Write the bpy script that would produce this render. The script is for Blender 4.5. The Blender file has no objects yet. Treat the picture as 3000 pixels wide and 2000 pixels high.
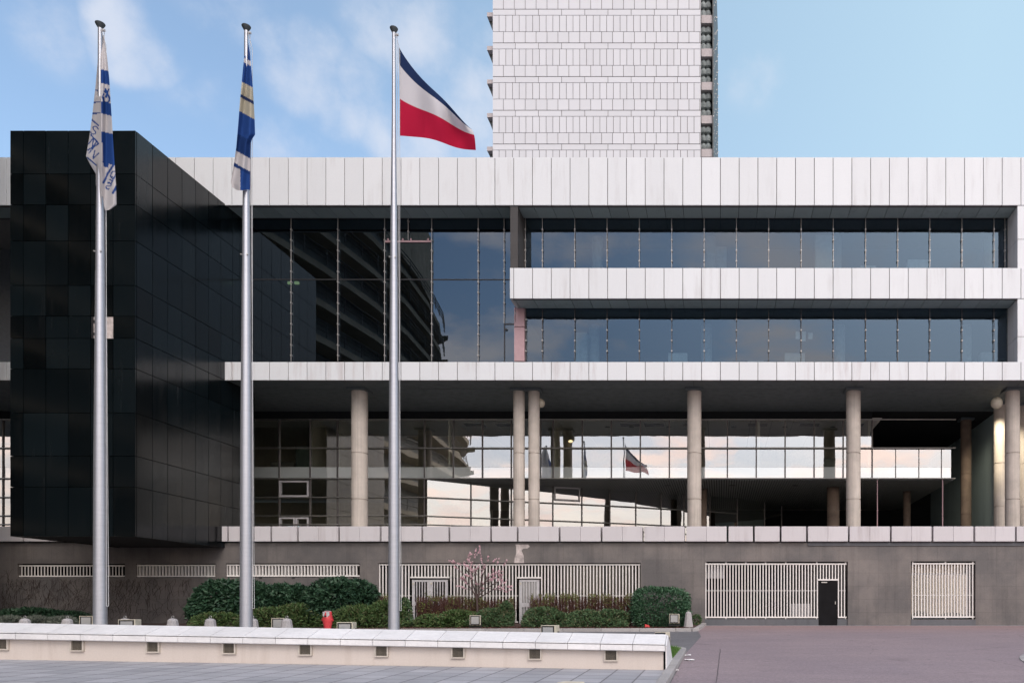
import bpy, bmesh, math, random
from mathutils import Vector, Matrix, noise

random.seed(7)
SC = bpy.context.scene
COL = SC.collection
FPX, CX, CY, H = 2314.0, 2112.0, 1790.0, 0.66      # focal length and principal point (px of the 3000 px photo), eye height over the facade ground
D0, DG, DH = 37.3, 38.65, 43.3                     # facade plane, upper glazing plane, hall glazing plane


def X(px, d=D0): return (px - CX) * d / FPX
def Z(py, d=D0): return (CY - py) * d / FPX + H
def road_z(y): return -0.0394 * (D0 - y)


# ------------------------------------------------------------------ materials
MATS = {}


def nodes_of(name):
    m = bpy.data.materials.new(name)
    m.use_nodes = True
    nt = m.node_tree
    for n in list(nt.nodes):
        nt.nodes.remove(n)
    out = nt.nodes.new('ShaderNodeOutputMaterial')
    return m, nt, out


def N(nt, t, **kw):
    n = nt.nodes.new(t)
    for k, v in kw.items():
        setattr(n, k, v)
    return n


def ramp(nt, fac, stops):
    r = N(nt, 'ShaderNodeValToRGB')
    e = r.color_ramp.elements
    while len(e) < len(stops):
        e.new(0.5)
    for i, (p, c) in enumerate(stops):
        e[i].position = p
        e[i].color = (c[0], c[1], c[2], 1) if hasattr(c, '__len__') else (c, c, c, 1)
    nt.links.new(fac, r.inputs[0])
    return r.outputs[0]


def mul(nt, a, b, fac=1.0, mode='MULTIPLY'):
    m = N(nt, 'ShaderNodeMix', data_type='RGBA', blend_type=mode)
    m.inputs[0].default_value = fac
    for s, v in ((6, a), (7, b)):
        if hasattr(v, 'is_linked') or hasattr(v, 'links'):
            nt.links.new(v, m.inputs[s])
        else:
            m.inputs[s].default_value = (v[0], v[1], v[2], 1)
    return m.outputs[2]


def mix(nt, f, a, b):
    m = N(nt, 'ShaderNodeMix', data_type='RGBA')
    if hasattr(f, 'links'):
        nt.links.new(f, m.inputs[0])
    else:
        m.inputs[0].default_value = f
    for s, v in ((6, a), (7, b)):
        if hasattr(v, 'links'):
            nt.links.new(v, m.inputs[s])
        else:
            m.inputs[s].default_value = (v[0], v[1], v[2], 1)
    return m.outputs[2]


def coords(nt, scale=(1, 1, 1), kind='Object'):
    tc = N(nt, 'ShaderNodeTexCoord')
    mp = N(nt, 'ShaderNodeMapping')
    mp.inputs['Scale'].default_value = scale
    nt.links.new(tc.outputs[kind], mp.inputs[0])
    return mp.outputs[0]


def tex_noise(nt, vec, scale, detail=4, rough=0.6):
    n = N(nt, 'ShaderNodeTexNoise')
    n.inputs['Scale'].default_value = scale
    n.inputs['Detail'].default_value = detail
    n.inputs['Roughness'].default_value = rough
    nt.links.new(vec, n.inputs['Vector'])
    return n.outputs['Fac']


def principled(nt, out, col, rough=0.6, metal=0.0, spec=0.5, bump=None, bump_s=0.2, bump_d=0.01):
    p = N(nt, 'ShaderNodeBsdfPrincipled')
    if hasattr(col, 'links'):
        nt.links.new(col, p.inputs['Base Color'])
    else:
        p.inputs['Base Color'].default_value = (col[0], col[1], col[2], 1)
    if hasattr(rough, 'links'):
        nt.links.new(rough, p.inputs['Roughness'])
    else:
        p.inputs['Roughness'].default_value = rough
    p.inputs['Metallic'].default_value = metal
    p.inputs['Specular IOR Level'].default_value = spec
    if bump is not None:
        b = N(nt, 'ShaderNodeBump')
        b.inputs['Strength'].default_value = bump_s
        b.inputs['Distance'].default_value = bump_d
        nt.links.new(bump, b.inputs['Height'])
        nt.links.new(b.outputs[0], p.inputs['Normal'])
    nt.links.new(p.outputs[0], out.inputs[0])
    return p


def island_random(nt):
    return N(nt, 'ShaderNodeNewGeometry').outputs['Random Per Island']


def mat_plain(name, col, rough=0.6, metal=0.0, spec=0.5, var=0.12, scale=6.0, stretch=(1, 1, 1)):
    """a colour broken up by noise"""
    m, nt, out = nodes_of(name)
    v = coords(nt, stretch)
    f = tex_noise(nt, v, scale)
    c = mul(nt, col, ramp(nt, f, [(0.3, 1 - var), (0.7, 1 + var)]))
    principled(nt, out, c, rough, metal, spec)
    MATS[name] = m
    return m


def mat_panels(name, col, rough, var_island, stain, stain_col, spec=0.5, streak=(1.2, 1.2, 0.12), speck=0.05):
    """stone or metal panels: each panel its own tone, weather streaks, fine speckle"""
    m, nt, out = nodes_of(name)
    v = coords(nt)
    vs = coords(nt, streak)
    r = island_random(nt)
    c = mul(nt, col, ramp(nt, r, [(0, 1 - var_island), (1, 1 + var_island)]))
    s = tex_noise(nt, vs, 2.3, 6, 0.65)
    s2 = tex_noise(nt, v, 0.35, 3)
    sm = N(nt, 'ShaderNodeMath', operation='MULTIPLY')
    nt.links.new(ramp(nt, s, [(0.5, 0), (0.78, 1)]), sm.inputs[0])
    nt.links.new(ramp(nt, s2, [(0.42, 0), (0.62, 1)]), sm.inputs[1])
    sc = N(nt, 'ShaderNodeMath', operation='MULTIPLY')
    nt.links.new(sm.outputs[0], sc.inputs[0])
    sc.inputs[1].default_value = stain
    c = mix(nt, sc.outputs[0], c, stain_col)
    f = tex_noise(nt, v, 38, 3)
    c = mul(nt, c, ramp(nt, f, [(0.3, 1 - speck), (0.7, 1 + speck)]))
    ro = ramp(nt, s, [(0.3, rough * 0.85), (0.7, min(1, rough * 1.25))])
    principled(nt, out, c, ro, 0, spec, bump=f, bump_s=0.05)
    MATS[name] = m
    return m


def mat_glass(name, reflect, tint, wav=0.0, wav_scale=0.5, film=0.0, film_col=(0.8, 0.85, 0.82), rough=0.0, gloss_col=(1, 1, 1)):
    m, nt, out = nodes_of(name)
    v = coords(nt)
    b = None
    if wav > 0:
        b = N(nt, 'ShaderNodeBump')
        b.inputs['Strength'].default_value = wav
        b.inputs['Distance'].default_value = 0.02
        nt.links.new(tex_noise(nt, v, wav_scale, 1, 0.4), b.inputs['Height'])
    g = N(nt, 'ShaderNodeBsdfGlossy')
    g.inputs['Roughness'].default_value = rough
    g.inputs['Color'].default_value = (*gloss_col, 1)
    t = N(nt, 'ShaderNodeBsdfTransparent')
    t.inputs['Color'].default_value = (*tint, 1)
    base = t.outputs[0]
    if film > 0:
        df = N(nt, 'ShaderNodeBsdfDiffuse')
        df.inputs['Color'].default_value = (*film_col, 1)
        mf = N(nt, 'ShaderNodeMixShader')
        mf.inputs[0].default_value = film
        nt.links.new(base, mf.inputs[1])
        nt.links.new(df.outputs[0], mf.inputs[2])
        base = mf.outputs[0]
    fr = N(nt, 'ShaderNodeFresnel')
    fr.inputs['IOR'].default_value = 1.5
    add = N(nt, 'ShaderNodeMath', operation='ADD', use_clamp=True)
    nt.links.new(fr.outputs[0], add.inputs[0])
    add.inputs[1].default_value = reflect
    if b:
        nt.links.new(b.outputs[0], g.inputs['Normal'])
    inner = N(nt, 'ShaderNodeMath', operation='SUBTRACT')
    inner.inputs[0].default_value = 1.0
    nt.links.new(N(nt, 'ShaderNodeNewGeometry').outputs['Backfacing'], inner.inputs[1])
    keep = N(nt, 'ShaderNodeMath', operation='MULTIPLY')
    nt.links.new(add.outputs[0], keep.inputs[0]); nt.links.new(inner.outputs[0], keep.inputs[1])
    add = keep
    ms = N(nt, 'ShaderNodeMixShader')
    nt.links.new(add.outputs[0], ms.inputs[0])
    nt.links.new(base, ms.inputs[1])
    nt.links.new(g.outputs[0], ms.inputs[2])
    nt.links.new(ms.outputs[0], out.inputs[0])
    MATS[name] = m
    return m


def mat_leaf(name, cols, rough=0.45, spec=0.4):
    m, nt, out = nodes_of(name)
    r = island_random(nt)
    c = ramp(nt, r, [(i / (len(cols) - 1), c) for i, c in enumerate(cols)])
    p = principled(nt, out, c, rough, 0, spec)
    MATS[name] = m
    return m


def mat_emit(name, col, s):
    m, nt, out = nodes_of(name)
    e = N(nt, 'ShaderNodeEmission')
    e.inputs[0].default_value = (*col, 1)
    e.inputs[1].default_value = s
    nt.links.new(e.outputs[0], out.inputs[0])
    MATS[name] = m
    return m


mat_panels('white_panel', (0.700, 0.722, 0.738), 0.5, 0.036, 0.5, (0.42, 0.39, 0.38), speck=0.03)
mat_panels('white_panel_tower', (0.60, 0.61, 0.635), 0.55, 0.035, 0.2, (0.5, 0.46, 0.47), speck=0.02)
mat_panels('parapet_concrete', (0.59, 0.565, 0.575), 0.75, 0.05, 0.55, (0.30, 0.25, 0.24), speck=0.06)
mat_panels('white_panel_stained', (0.700, 0.722, 0.738), 0.5, 0.03, 0.8, (0.45, 0.39, 0.38), speck=0.03)
mat_plain('joint', (0.075, 0.055, 0.05), 0.9)
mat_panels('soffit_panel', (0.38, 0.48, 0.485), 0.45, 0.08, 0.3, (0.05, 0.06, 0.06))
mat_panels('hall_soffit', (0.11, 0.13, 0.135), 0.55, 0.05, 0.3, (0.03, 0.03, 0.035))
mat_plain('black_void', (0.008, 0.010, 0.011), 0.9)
mat_plain('dark_metal', (0.035, 0.035, 0.037), 0.4, 0.3)
mat_plain('rail_metal', (0.45, 0.44, 0.42), 0.35, 0.8, var=0.08)
mat_plain('rod_steel', (0.40, 0.38, 0.36), 0.45, 0.5, var=0.1, scale=20)
mat_plain('mullion_metal', (0.11, 0.10, 0.095), 0.45, 0.4)
mat_plain('grille_paint', (0.76, 0.73, 0.70), 0.5, var=0.07, scale=9)
mat_plain('pink_paint', (0.46, 0.30, 0.32), 0.6, var=0.06)
mat_plain('cream_wall', (0.74, 0.69, 0.60), 0.8)
mat_plain('room_grey', (0.16, 0.17, 0.175), 0.9)
mat_plain('office_white', (0.5, 0.5, 0.47), 0.8)
mat_plain('cabinet_green', (0.17, 0.21, 0.19), 0.6)
mat_plain('office_floor', (0.55, 0.53, 0.49), 0.6)
mat_plain('concrete_floor', (0.30, 0.28, 0.26), 0.8)
mat_plain('hydrant_red', (0.62, 0.055, 0.065), 0.35, var=0.1, scale=12)
mat_plain('hydrant_grey', (0.45, 0.45, 0.46), 0.4)
mat_plain('lamp_beige', (0.58, 0.53, 0.42), 0.5)
mat_plain('lamp_black', (0.012, 0.012, 0.013), 0.4)
mat_plain('litter_white', (0.75, 0.73, 0.72), 0.8)
mat_plain('litter_red', (0.6, 0.05, 0.05), 0.5)
mat_plain('bark', (0.075, 0.05, 0.045), 0.85)
mat_plain('twig_red', (0.115, 0.052, 0.04), 0.8)
mat_plain('vent_frame', (0.52, 0.47, 0.41), 0.6)
mat_plain('vent_metal', (0.22, 0.19, 0.15), 0.6)
mat_plain('rope', (0.5, 0.5, 0.5), 0.7)
mat_plain('black_door', (0.006, 0.006, 0.007), 0.55, spec=0.12, var=0.4, scale=2)
mat_plain('window_frame_pale', (0.5, 0.49, 0.50), 0.45)
mat_plain('curtain', (0.66, 0.57, 0.45), 0.85)
mat_plain('pole_metal', (0.40, 0.41, 0.44), 0.38, 0.68, var=0.06, scale=3, stretch=(1, 1, 8))
mat_plain('pole_cap', (0.055, 0.065, 0.07), 0.5, 0.3)
mat_glass('office_glass', 0.068, (0.58, 0.66, 0.70), 0.035, 0.6, gloss_col=(0.60, 0.80, 1.0))
mat_glass('lobby_glass', 0.07, (0.25, 0.3, 0.33), 0.03, 0.5, gloss_col=(0.60, 0.80, 1.0))
mat_glass('hall_glass', 0.36, (0.93, 0.95, 0.91), 0.22, 0.85)
mat_glass('hall_film', 0.38, (0.5, 0.55, 0.5), 0.06, 0.7, film=0.92, film_col=(0.80, 0.86, 0.82))
mat_glass('dark_pane', 0.0, (0.05, 0.06, 0.06))
mat_glass('flood_glass', 0.10, (0.5, 0.5, 0.5), film=0.75, film_col=(0.36, 0.37, 0.37), rough=0.15)
mat_emit('lamp_lens', (1.0, 0.80, 0.42), 2.2)

mat_emit('tube_light', (0.75, 0.85, 0.35), 1.6)


def make_granite(name, col, rough, bw, bh, joint_col, jw, tint_col, spec=0.5, speck=0.25):
    """granite slabs with thin joints laid on the X-Z plane"""
    m, nt, out = nodes_of(name)
    tc = N(nt, 'ShaderNodeTexCoord')
    sx = N(nt, 'ShaderNodeSeparateXYZ')
    nt.links.new(tc.outputs['Object'], sx.inputs[0])
    cb = N(nt, 'ShaderNodeCombineXYZ')
    nt.links.new(sx.outputs[0], cb.inputs[0])
    nt.links.new(sx.outputs[2], cb.inputs[1])
    br = N(nt, 'ShaderNodeTexBrick')
    br.offset = 0.0
    br.inputs['Scale'].default_value = 1.0
    br.inputs['Brick Width'].default_value = bw
    br.inputs['Row Height'].default_value = bh
    br.inputs['Mortar Size'].default_value = jw
    br.inputs['Color1'].default_value = (0.95, 0.95, 0.95, 1)
    br.inputs['Color2'].default_value = (1.05, 1.05, 1.05, 1)
    br.inputs['Mortar'].default_value = (*joint_col, 1)
    nt.links.new(cb.outputs[0], br.inputs['Vector'])
    v = tc.outputs['Object']
    f = tex_noise(nt, v, 55, 2, 0.8)
    g = tex_noise(nt, v, 0.45, 5, 0.6)
    c = mix(nt, ramp(nt, g, [(0.38, 0), (0.66, 1)]), col, tint_col)
    c = mul(nt, c, br.outputs['Color'])
    c = mul(nt, c, ramp(nt, f, [(0.25, 1 - speck), (0.75, 1 + speck)]))
    vs = coords(nt, (2.2, 1, 0.16))
    s = tex_noise(nt, vs, 1.6, 6, 0.7)
    c = mul(nt, c, ramp(nt, s, [(0.3, 0.80), (0.5, 1.0), (0.72, 1.0), (0.8, 1.35)]))
    principled(nt, out, c, rough, 0, spec, bump=f, bump_s=0.08)
    MATS[name] = m


make_granite('granite_wall', (0.112, 0.104, 0.102), 0.62, 0.93, 0.62, (0.82, 0.82, 0.82), 0.010, (0.190, 0.168, 0.155))
make_granite('granite_pier', (0.045, 0.042, 0.041), 0.6, 0.93, 0.62, (0.8, 0.8, 0.8), 0.01, (0.055, 0.05, 0.048))
make_granite('granite_plinth', (0.10, 0.105, 0.115), 0.6, 3, 2, (1, 1, 1), 0.0, (0.12, 0.12, 0.13))


def make_black_granite():
    m, nt, out = nodes_of('black_granite')
    v = coords(nt)
    r = island_random(nt)
    vs = coords(nt, (1.6, 1.6, 0.14))
    s = tex_noise(nt, vs, 1.9, 6, 0.7)
    g = tex_noise(nt, v, 0.5, 3)
    c = mul(nt, (0.0022, 0.0042, 0.0054), ramp(nt, r, [(0, 0.5), (1, 2.0)]))
    c = mix(nt, ramp(nt, s, [(0.60, 0), (0.80, 0.5)]), c, (0.020, 0.021, 0.022))
    c = mul(nt, c, ramp(nt, tex_noise(nt, v, 45, 2, 0.8), [(0.3, 0.7), (0.7, 1.3)]))
    add = N(nt, 'ShaderNodeMath', operation='ADD')
    nt.links.new(ramp(nt, s, [(0.3, 0.10), (0.75, 0.24)]), add.inputs[0])
    k = N(nt, 'ShaderNodeMath', operation='MULTIPLY')
    nt.links.new(r, k.inputs[0])
    k.inputs[1].default_value = 0.08
    nt.links.new(k.outputs[0], add.inputs[1])
    principled(nt, out, c, add.outputs[0], 0, 0.40, bump=g, bump_s=0.02, bump_d=0.05)
    MATS['black_granite'] = m


make_black_granite()


def make_concrete_column():
    m, nt, out = nodes_of('column_concrete')
    tc = N(nt, 'ShaderNodeTexCoord')
    v = tc.outputs['Object']
    vs = coords(nt, (14, 14, 0.25))
    s = tex_noise(nt, vs, 1.0, 5, 0.7)
    g = tex_noise(nt, v, 1.1, 5, 0.6)
    c = mul(nt, (0.52, 0.465, 0.41), ramp(nt, s, [(0.3, 0.82), (0.5, 1.0), (0.7, 1.08)]))
    c = mul(nt, c, ramp(nt, g, [(0.3, 0.82), (0.7, 1.1)]))
    f = tex_noise(nt, v, 40, 2, 0.8)
    c = mul(nt, c, ramp(nt, f, [(0.3, 0.9), (0.7, 1.08)]))
    principled(nt, out, c, 0.8, 0, 0.3, bump=s, bump_s=0.15)
    MATS['column_concrete'] = m


make_concrete_column()
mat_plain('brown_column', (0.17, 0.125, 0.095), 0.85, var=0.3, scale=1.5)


def make_asphalt(name, col, col2, col3=None):
    m, nt, out = nodes_of(name)
    v = coords(nt)
    g = tex_noise(nt, v, 0.28, 5, 0.6)
    vs = coords(nt, (0.35, 1.6, 1))
    s = tex_noise(nt, vs, 0.9, 6, 0.65)
    f = tex_noise(nt, v, 13, 6, 0.85)
    f2 = tex_noise(nt, v, 60, 3, 0.8)
    c = mix(nt, ramp(nt, g, [(0.35, 0), (0.65, 1)]), col, col2)
    if col3 is not None:
        sx = N(nt, 'ShaderNodeSeparateXYZ')
        nt.links.new(v, sx.inputs[0])
        mr = N(nt, 'ShaderNodeMapRange')
        mr.inputs[1].default_value = 31.0
        mr.inputs[2].default_value = 37.0
        nt.links.new(sx.outputs[1], mr.inputs[0])
        c = mix(nt, mr.outputs[0], c, col3)
    c = mul(nt, c, ramp(nt, s, [(0.3, 0.93), (0.7, 1.06)]))
    c = mul(nt, c, ramp(nt, f, [(0.36, 0.80), (0.64, 1.2)]))
    st = tex_noise(nt, v, 0.9, 4, 0.7)
    c = mul(nt, c, ramp(nt, st, [(0.28, 0.80), (0.40, 1.0), (0.66, 1.0), (0.76, 1.14)]))
    c = mul(nt, c, ramp(nt, f2, [(0.3, 0.72), (0.7, 1.3)]))
    # a few fine cracks
    vo = N(nt, 'ShaderNodeTexVoronoi', feature='DISTANCE_TO_EDGE')
    vo.inputs['Scale'].default_value = 0.16
    wv = N(nt, 'ShaderNodeVectorMath', operation='ADD')
    nn = N(nt, 'ShaderNodeTexNoise')
    nn.inputs['Scale'].default_value = 0.7
    nt.links.new(v, nn.inputs['Vector'])
    nt.links.new(v, wv.inputs[0])
    nt.links.new(nn.outputs['Color'], wv.inputs[1])
    nt.links.new(wv.outputs[0], vo.inputs['Vector'])
    c = mul(nt, c, ramp(nt, vo.outputs['Distance'], [(0.0, 0.78), (0.003, 1.0)]))
    principled(nt, out, c, 0.85, 0, 0.3, bump=f, bump_s=0.3)
    MATS[name] = m


make_asphalt('mauve_asphalt', (0.292, 0.236, 0.248), (0.262, 0.215, 0.232), (0.296, 0.213, 0.208))
make_asphalt('grey_asphalt', (0.155, 0.155, 0.165), (0.18, 0.178, 0.185))


def make_paving():
    m, nt, out = nodes_of('pale_paving')
    tc = N(nt, 'ShaderNodeTexCoord')
    mp = N(nt, 'ShaderNodeMapping')
    mp.inputs['Rotation'].default_value = (0, 0, math.radians(0.4))
    nt.links.new(tc.outputs['Object'], mp.inputs[0])
    v = mp.outputs[0]
    br = N(nt, 'ShaderNodeTexBrick')
    br.offset = 0.0
    br.inputs['Scale'].default_value = 1.0
    br.inputs['Brick Width'].default_value = 0.62
    br.inputs['Row Height'].default_value = 0.62
    br.inputs['Mortar Size'].default_value = 0.019
    br.inputs['Color1'].default_value = (0.33, 0.335, 0.36, 1)
    br.inputs['Color2'].default_value = (0.42, 0.42, 0.445, 1)
    br.inputs['Mortar'].default_value = (0.17, 0.165, 0.175, 1)
    nt.links.new(v, br.inputs['Vector'])
    c = mul(nt, br.outputs['Color'], ramp(nt, tex_noise(nt, v, 0.7, 5), [(0.3, 0.84), (0.7, 1.12)]))
    f = tex_noise(nt, v, 45, 2, 0.8)
    c = mul(nt, c, ramp(nt, f, [(0.3, 0.86), (0.7, 1.12)]))
    principled(nt, out, c, 0.7, 0, 0.35, bump=f, bump_s=0.1)
    MATS['pale_paving'] = m


make_paving()


def make_marble():
    m, nt, out = nodes_of('white_marble')
    v = coords(nt)
    r = island_random(nt)
    c = mul(nt, (0.78, 0.775, 0.775), ramp(nt, r, [(0, 0.96), (1, 1.03)]))
    vs = coords(nt, (1.1, 2.5, 1.5))
    w = tex_noise(nt, vs, 2.2, 8, 0.75)
    c = mul(nt, c, ramp(nt, w, [(0.44, 1.0), (0.5, 0.91), (0.56, 1.0)]))
    g = tex_noise(nt, v, 0.9, 5, 0.65)
    c = mul(nt, c, ramp(nt, g, [(0.3, 0.9), (0.65, 1.04)]))
    principled(nt, out, c, 0.55, 0, 0.4)
    MATS['white_marble'] = m


make_marble()
mat_panels('wall_render', (0.60, 0.535, 0.485), 0.8, 0.0, 0.6, (0.40, 0.33, 0.28), speck=0.05)
mat_panels('granite_kerb', (0.36, 0.345, 0.34), 0.8, 0.12, 0.5, (0.2, 0.19, 0.19), speck=0.18)
mat_panels('bollard_stone', (0.36, 0.345, 0.345), 0.8, 0.05, 0.3, (0.25, 0.24, 0.24), speck=0.22)
mat_plain('bark_mulch', (0.085, 0.048, 0.040), 0.95, var=0.5, scale=22)
mat_plain('exposed_mortar', (0.50, 0.44, 0.42), 0.9, var=0.35, scale=5)
mat_plain('slat_ceiling', (0.17, 0.18, 0.175), 0.5)
mat_plain('tile_ceiling', (0.78, 0.77, 0.73), 0.9, var=0.04)
mat_plain('bay_screen', (0.20, 0.23, 0.23), 0.6, var=0.5, scale=1.4)
mat_plain('bay_dark', (0.085, 0.095, 0.095), 0.5, var=0.45, scale=1.4)
mat_plain('tower_balcony', (0.45, 0.41, 0.41), 0.8)
mat_plain('sandy_panel', (0.34, 0.28, 0.20), 0.8, var=0.2, scale=0.5)
mat_leaf('laurel_leaf', [(0.013, 0.035, 0.020), (0.021, 0.056, 0.030), (0.031, 0.076, 0.039), (0.048, 0.097, 0.053)], 0.5, 0.35)
mat_leaf('juniper_leaf', [(0.033, 0.066, 0.022), (0.061, 0.112, 0.035), (0.091, 0.148, 0.046), (0.091, 0.085, 0.041)], 0.6, 0.3)
mat_leaf('box_leaf', [(0.016, 0.051, 0.025), (0.030, 0.082, 0.041), (0.049, 0.119, 0.058), (0.075, 0.156, 0.079)], 0.45, 0.4)
mat_leaf('shrub_leaf', [(0.038, 0.080, 0.032), (0.064, 0.122, 0.054), (0.088, 0.148, 0.064), (0.136, 0.118, 0.067)], 0.55, 0.3)
mat_leaf('twig_leaf', [(0.130, 0.083, 0.042), (0.111, 0.075, 0.038), (0.117, 0.143, 0.036), (0.169, 0.225, 0.054)], 0.6, 0.3)
mat_leaf('lavender_leaf', [(0.105, 0.128, 0.105), (0.150, 0.173, 0.143), (0.195, 0.210, 0.173)], 0.7, 0.2)
mat_leaf('grass_blade', [(0.05, 0.11, 0.02), (0.075, 0.16, 0.03), (0.10, 0.19, 0.045)], 0.6, 0.3)
mat_leaf('blossom', [(0.62, 0.36, 0.42), (0.74, 0.48, 0.53), (0.78, 0.60, 0.63)], 0.7, 0.2)
mat_leaf('creeper_twig', [(0.040, 0.027, 0.023), (0.068, 0.043, 0.034), (0.048, 0.038, 0.034)], 0.9, 0.1)


def make_cloth(name):
    m, nt, out = nodes_of(name)
    a = N(nt, 'ShaderNodeVertexColor', layer_name='pattern')
    v = coords(nt)
    c = mul(nt, a.outputs[0], ramp(nt, tex_noise(nt, v, 260, 2), [(0.3, 0.93), (0.7, 1.05)]))
    p = N(nt, 'ShaderNodeBsdfDiffuse')
    nt.links.new(c, p.inputs[0])
    t = N(nt, 'ShaderNodeBsdfTranslucent')
    nt.links.new(c, t.inputs[0])
    ms = N(nt, 'ShaderNodeMixShader')
    ms.inputs[0].default_value = 0.3
    nt.links.new(p.outputs[0], ms.inputs[1])
    nt.links.new(t.outputs[0], ms.inputs[2])
    nt.links.new(ms.outputs[0], out.inputs[0])
    MATS[name] = m


make_cloth('flag_cloth')


# ------------------------------------------------------------------ mesh helpers
class MB:
    def __init__(self):
        self.v, self.f, self.m = [], [], []

    def box(self, x0, x1, y0, y1, z0, z1, mi=0):
        if x0 > x1: x0, x1 = x1, x0
        if y0 > y1: y0, y1 = y1, y0
        if z0 > z1: z0, z1 = z1, z0
        b = len(self.v)
        self.v += [(x0, y0, z0), (x1, y0, z0), (x1, y1, z0), (x0, y1, z0), (x0, y0, z1), (x1, y0, z1), (x1, y1, z1), (x0, y1, z1)]
        for q in ((0, 3, 2, 1), (4, 5, 6, 7), (0, 1, 5, 4), (1, 2, 6, 5), (2, 3, 7, 6), (3, 0, 4, 7)):
            self.f.append(tuple(b + i for i in q)); self.m.append(mi)
        return self

    def hexa(self, pts, mi=0):
        """eight corners: four of the bottom, four of the top"""
        b = len(self.v)
        self.v += [tuple(p) for p in pts]
        for q in ((0, 3, 2, 1), (4, 5, 6, 7), (0, 1, 5, 4), (1, 2, 6, 5), (2, 3, 7, 6), (3, 0, 4, 7)):
            self.f.append(tuple(b + i for i in q)); self.m.append(mi)
        return self

    def poly(self, pts, mi=0):
        b = len(self.v)
        self.v += [tuple(p) for p in pts]
        self.f.append(tuple(range(b, b + len(pts)))); self.m.append(mi)
        return self

    def prism(self, pts, off, mi=0):
        """a polygon given as 3-D points, pushed along the vector off"""
        n = len(pts)
        b = len(self.v)
        self.v += [tuple(p) for p in pts] + [tuple(Vector(p) + Vector(off)) for p in pts]
        self.f.append(tuple(range(b, b + n))); self.m.append(mi)
        self.f.append(tuple(reversed(range(b + n, b + 2 * n)))); self.m.append(mi)
        for i in range(n):
            j = (i + 1) % n
            self.f.append((b + i, b + j, b + n + j, b + n + i)); self.m.append(mi)
        return self

    def tube(self, p0, p1, r0, r1=None, n=8, mi=0, caps=True):
        r1 = r0 if r1 is None else r1
        p0, p1 = Vector(p0), Vector(p1)
        w = (p1 - p0).normalized()
        u = w.orthogonal().normalized()
        t = w.cross(u)
        b = len(self.v)
        for p, r in ((p0, r0), (p1, r1)):
            for i in range(n):
                a = 2 * math.pi * i / n
                self.v.append(tuple(p + u * (r * math.cos(a)) + t * (r * math.sin(a))))
        for i in range(n):
            j = (i + 1) % n
            self.f.append((b + i, b + j, b + n + j, b + n + i)); self.m.append(mi)
        if caps:
            self.f.append(tuple(b + i for i in reversed(range(n)))); self.m.append(mi)
            self.f.append(tuple(b + n + i for i in range(n))); self.m.append(mi)
        return self

    def lathe(self, cx, cy, prof, n=24, mi=0):
        b = len(self.v)
        for r, z in prof:
            for i in range(n):
                a = 2 * math.pi * i / n
                self.v.append((cx + r * math.cos(a), cy + r * math.sin(a), z))
        for k in range(len(prof) - 1):
            for i in range(n):
                j = (i + 1) % n
                self.f.append((b + k * n + i, b + k * n + j, b + (k + 1) * n + j, b + (k + 1) * n + i)); self.m.append(mi)
        self.f.append(tuple(b + i for i in reversed(range(n)))); self.m.append(mi)
        e = b + (len(prof) - 1) * n
        self.f.append(tuple(e + i for i in range(n))); self.m.append(mi)
        return self

    def quad(self, c, u, v, mi=0):
        b = len(self.v)
        self.v += [tuple(c - u - v), tuple(c + u - v), tuple(c + u + v), tuple(c - u + v)]
        self.f.append((b, b + 1, b + 2, b + 3)); self.m.append(mi)

    def leaf(self, c, u, v, mi=0):
        """a pointed leaf, slightly folded along its rib"""
        b = len(self.v)
        w = u.cross(v)
        w = w.normalized() * (u.length * 0.35) if w.length > 1e-9 else Vector((0, 0, 0))
        self.v += [tuple(c - v), tuple(c + u + w), tuple(c + v), tuple(c - u + w)]
        self.f.append((b, b + 1, b + 2)); self.m.append(mi)
        self.f.append((b, b + 2, b + 3)); self.m.append(mi)

    def build(self, name, mats, parent=None, smooth=False, bevel=0):
        me = bpy.data.meshes.new(name)
        me.from_pydata(self.v, [], self.f)
        if isinstance(mats, str): mats = [mats]
        for k in mats: me.materials.append(MATS[k])
        if len(mats) > 1:
            me.polygons.foreach_set('material_index', self.m)
        if smooth:
            me.polygons.foreach_set('use_smooth', [True] * len(me.polygons))
        me.update()
        o = bpy.data.objects.new(name, me)
        COL.objects.link(o)
        if smooth:
            try:
                me.set_sharp_from_angle(angle=math.radians(40))
            except Exception:
                pass
        if bevel:
            bv = o.modifiers.new('bevel', 'BEVEL')
            bv.width = bevel
            bv.segments = 2
            bv.limit_method = 'ANGLE'
        if parent is not None:
            attach(o, parent)
        return o


def world_of(o):
    m = o.matrix_parent_inverse.copy()
    base = Matrix.Translation(o.location) @ o.rotation_euler.to_matrix().to_4x4() @ Matrix.Diagonal((*o.scale, 1))
    return (world_of(o.parent) @ m @ base) if o.parent else base


def attach(o, parent):
    o.parent = parent
    o.matrix_parent_inverse = world_of(parent).inverted()


def thing(name, label, cat, loc=(0, 0, 0), group=None):
    o = bpy.data.objects.new(name, None)
    COL.objects.link(o)
    o.location = loc
    o.empty_display_size = 0.3
    return tag(o, label, cat, group)


def tag(o, label, cat, group=None):
    o['label'] = label
    o['category'] = cat
    if group: o['group'] = group
    return o


def struct(o, kind='structure'):
    o['kind'] = kind
    return o


def dup(root, loc, label, rz=0.0, scale=1.0):
    kids = {}
    for c in bpy.data.objects:
        if c.parent is not None: kids.setdefault(c.parent.name, []).append(c)
    r = root.copy(); COL.objects.link(r)
    r.location = loc; r.rotation_euler = (0, 0, rz); r.scale = (scale,) * 3
    r['label'] = label

    def rec(src, dst):
        for c in kids.get(src.name, []):
            k = c.copy(); COL.objects.link(k); k.parent = dst; k.matrix_parent_inverse = c.matrix_parent_inverse.copy()
            rec(c, k)
    rec(root, r)
    return r


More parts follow.
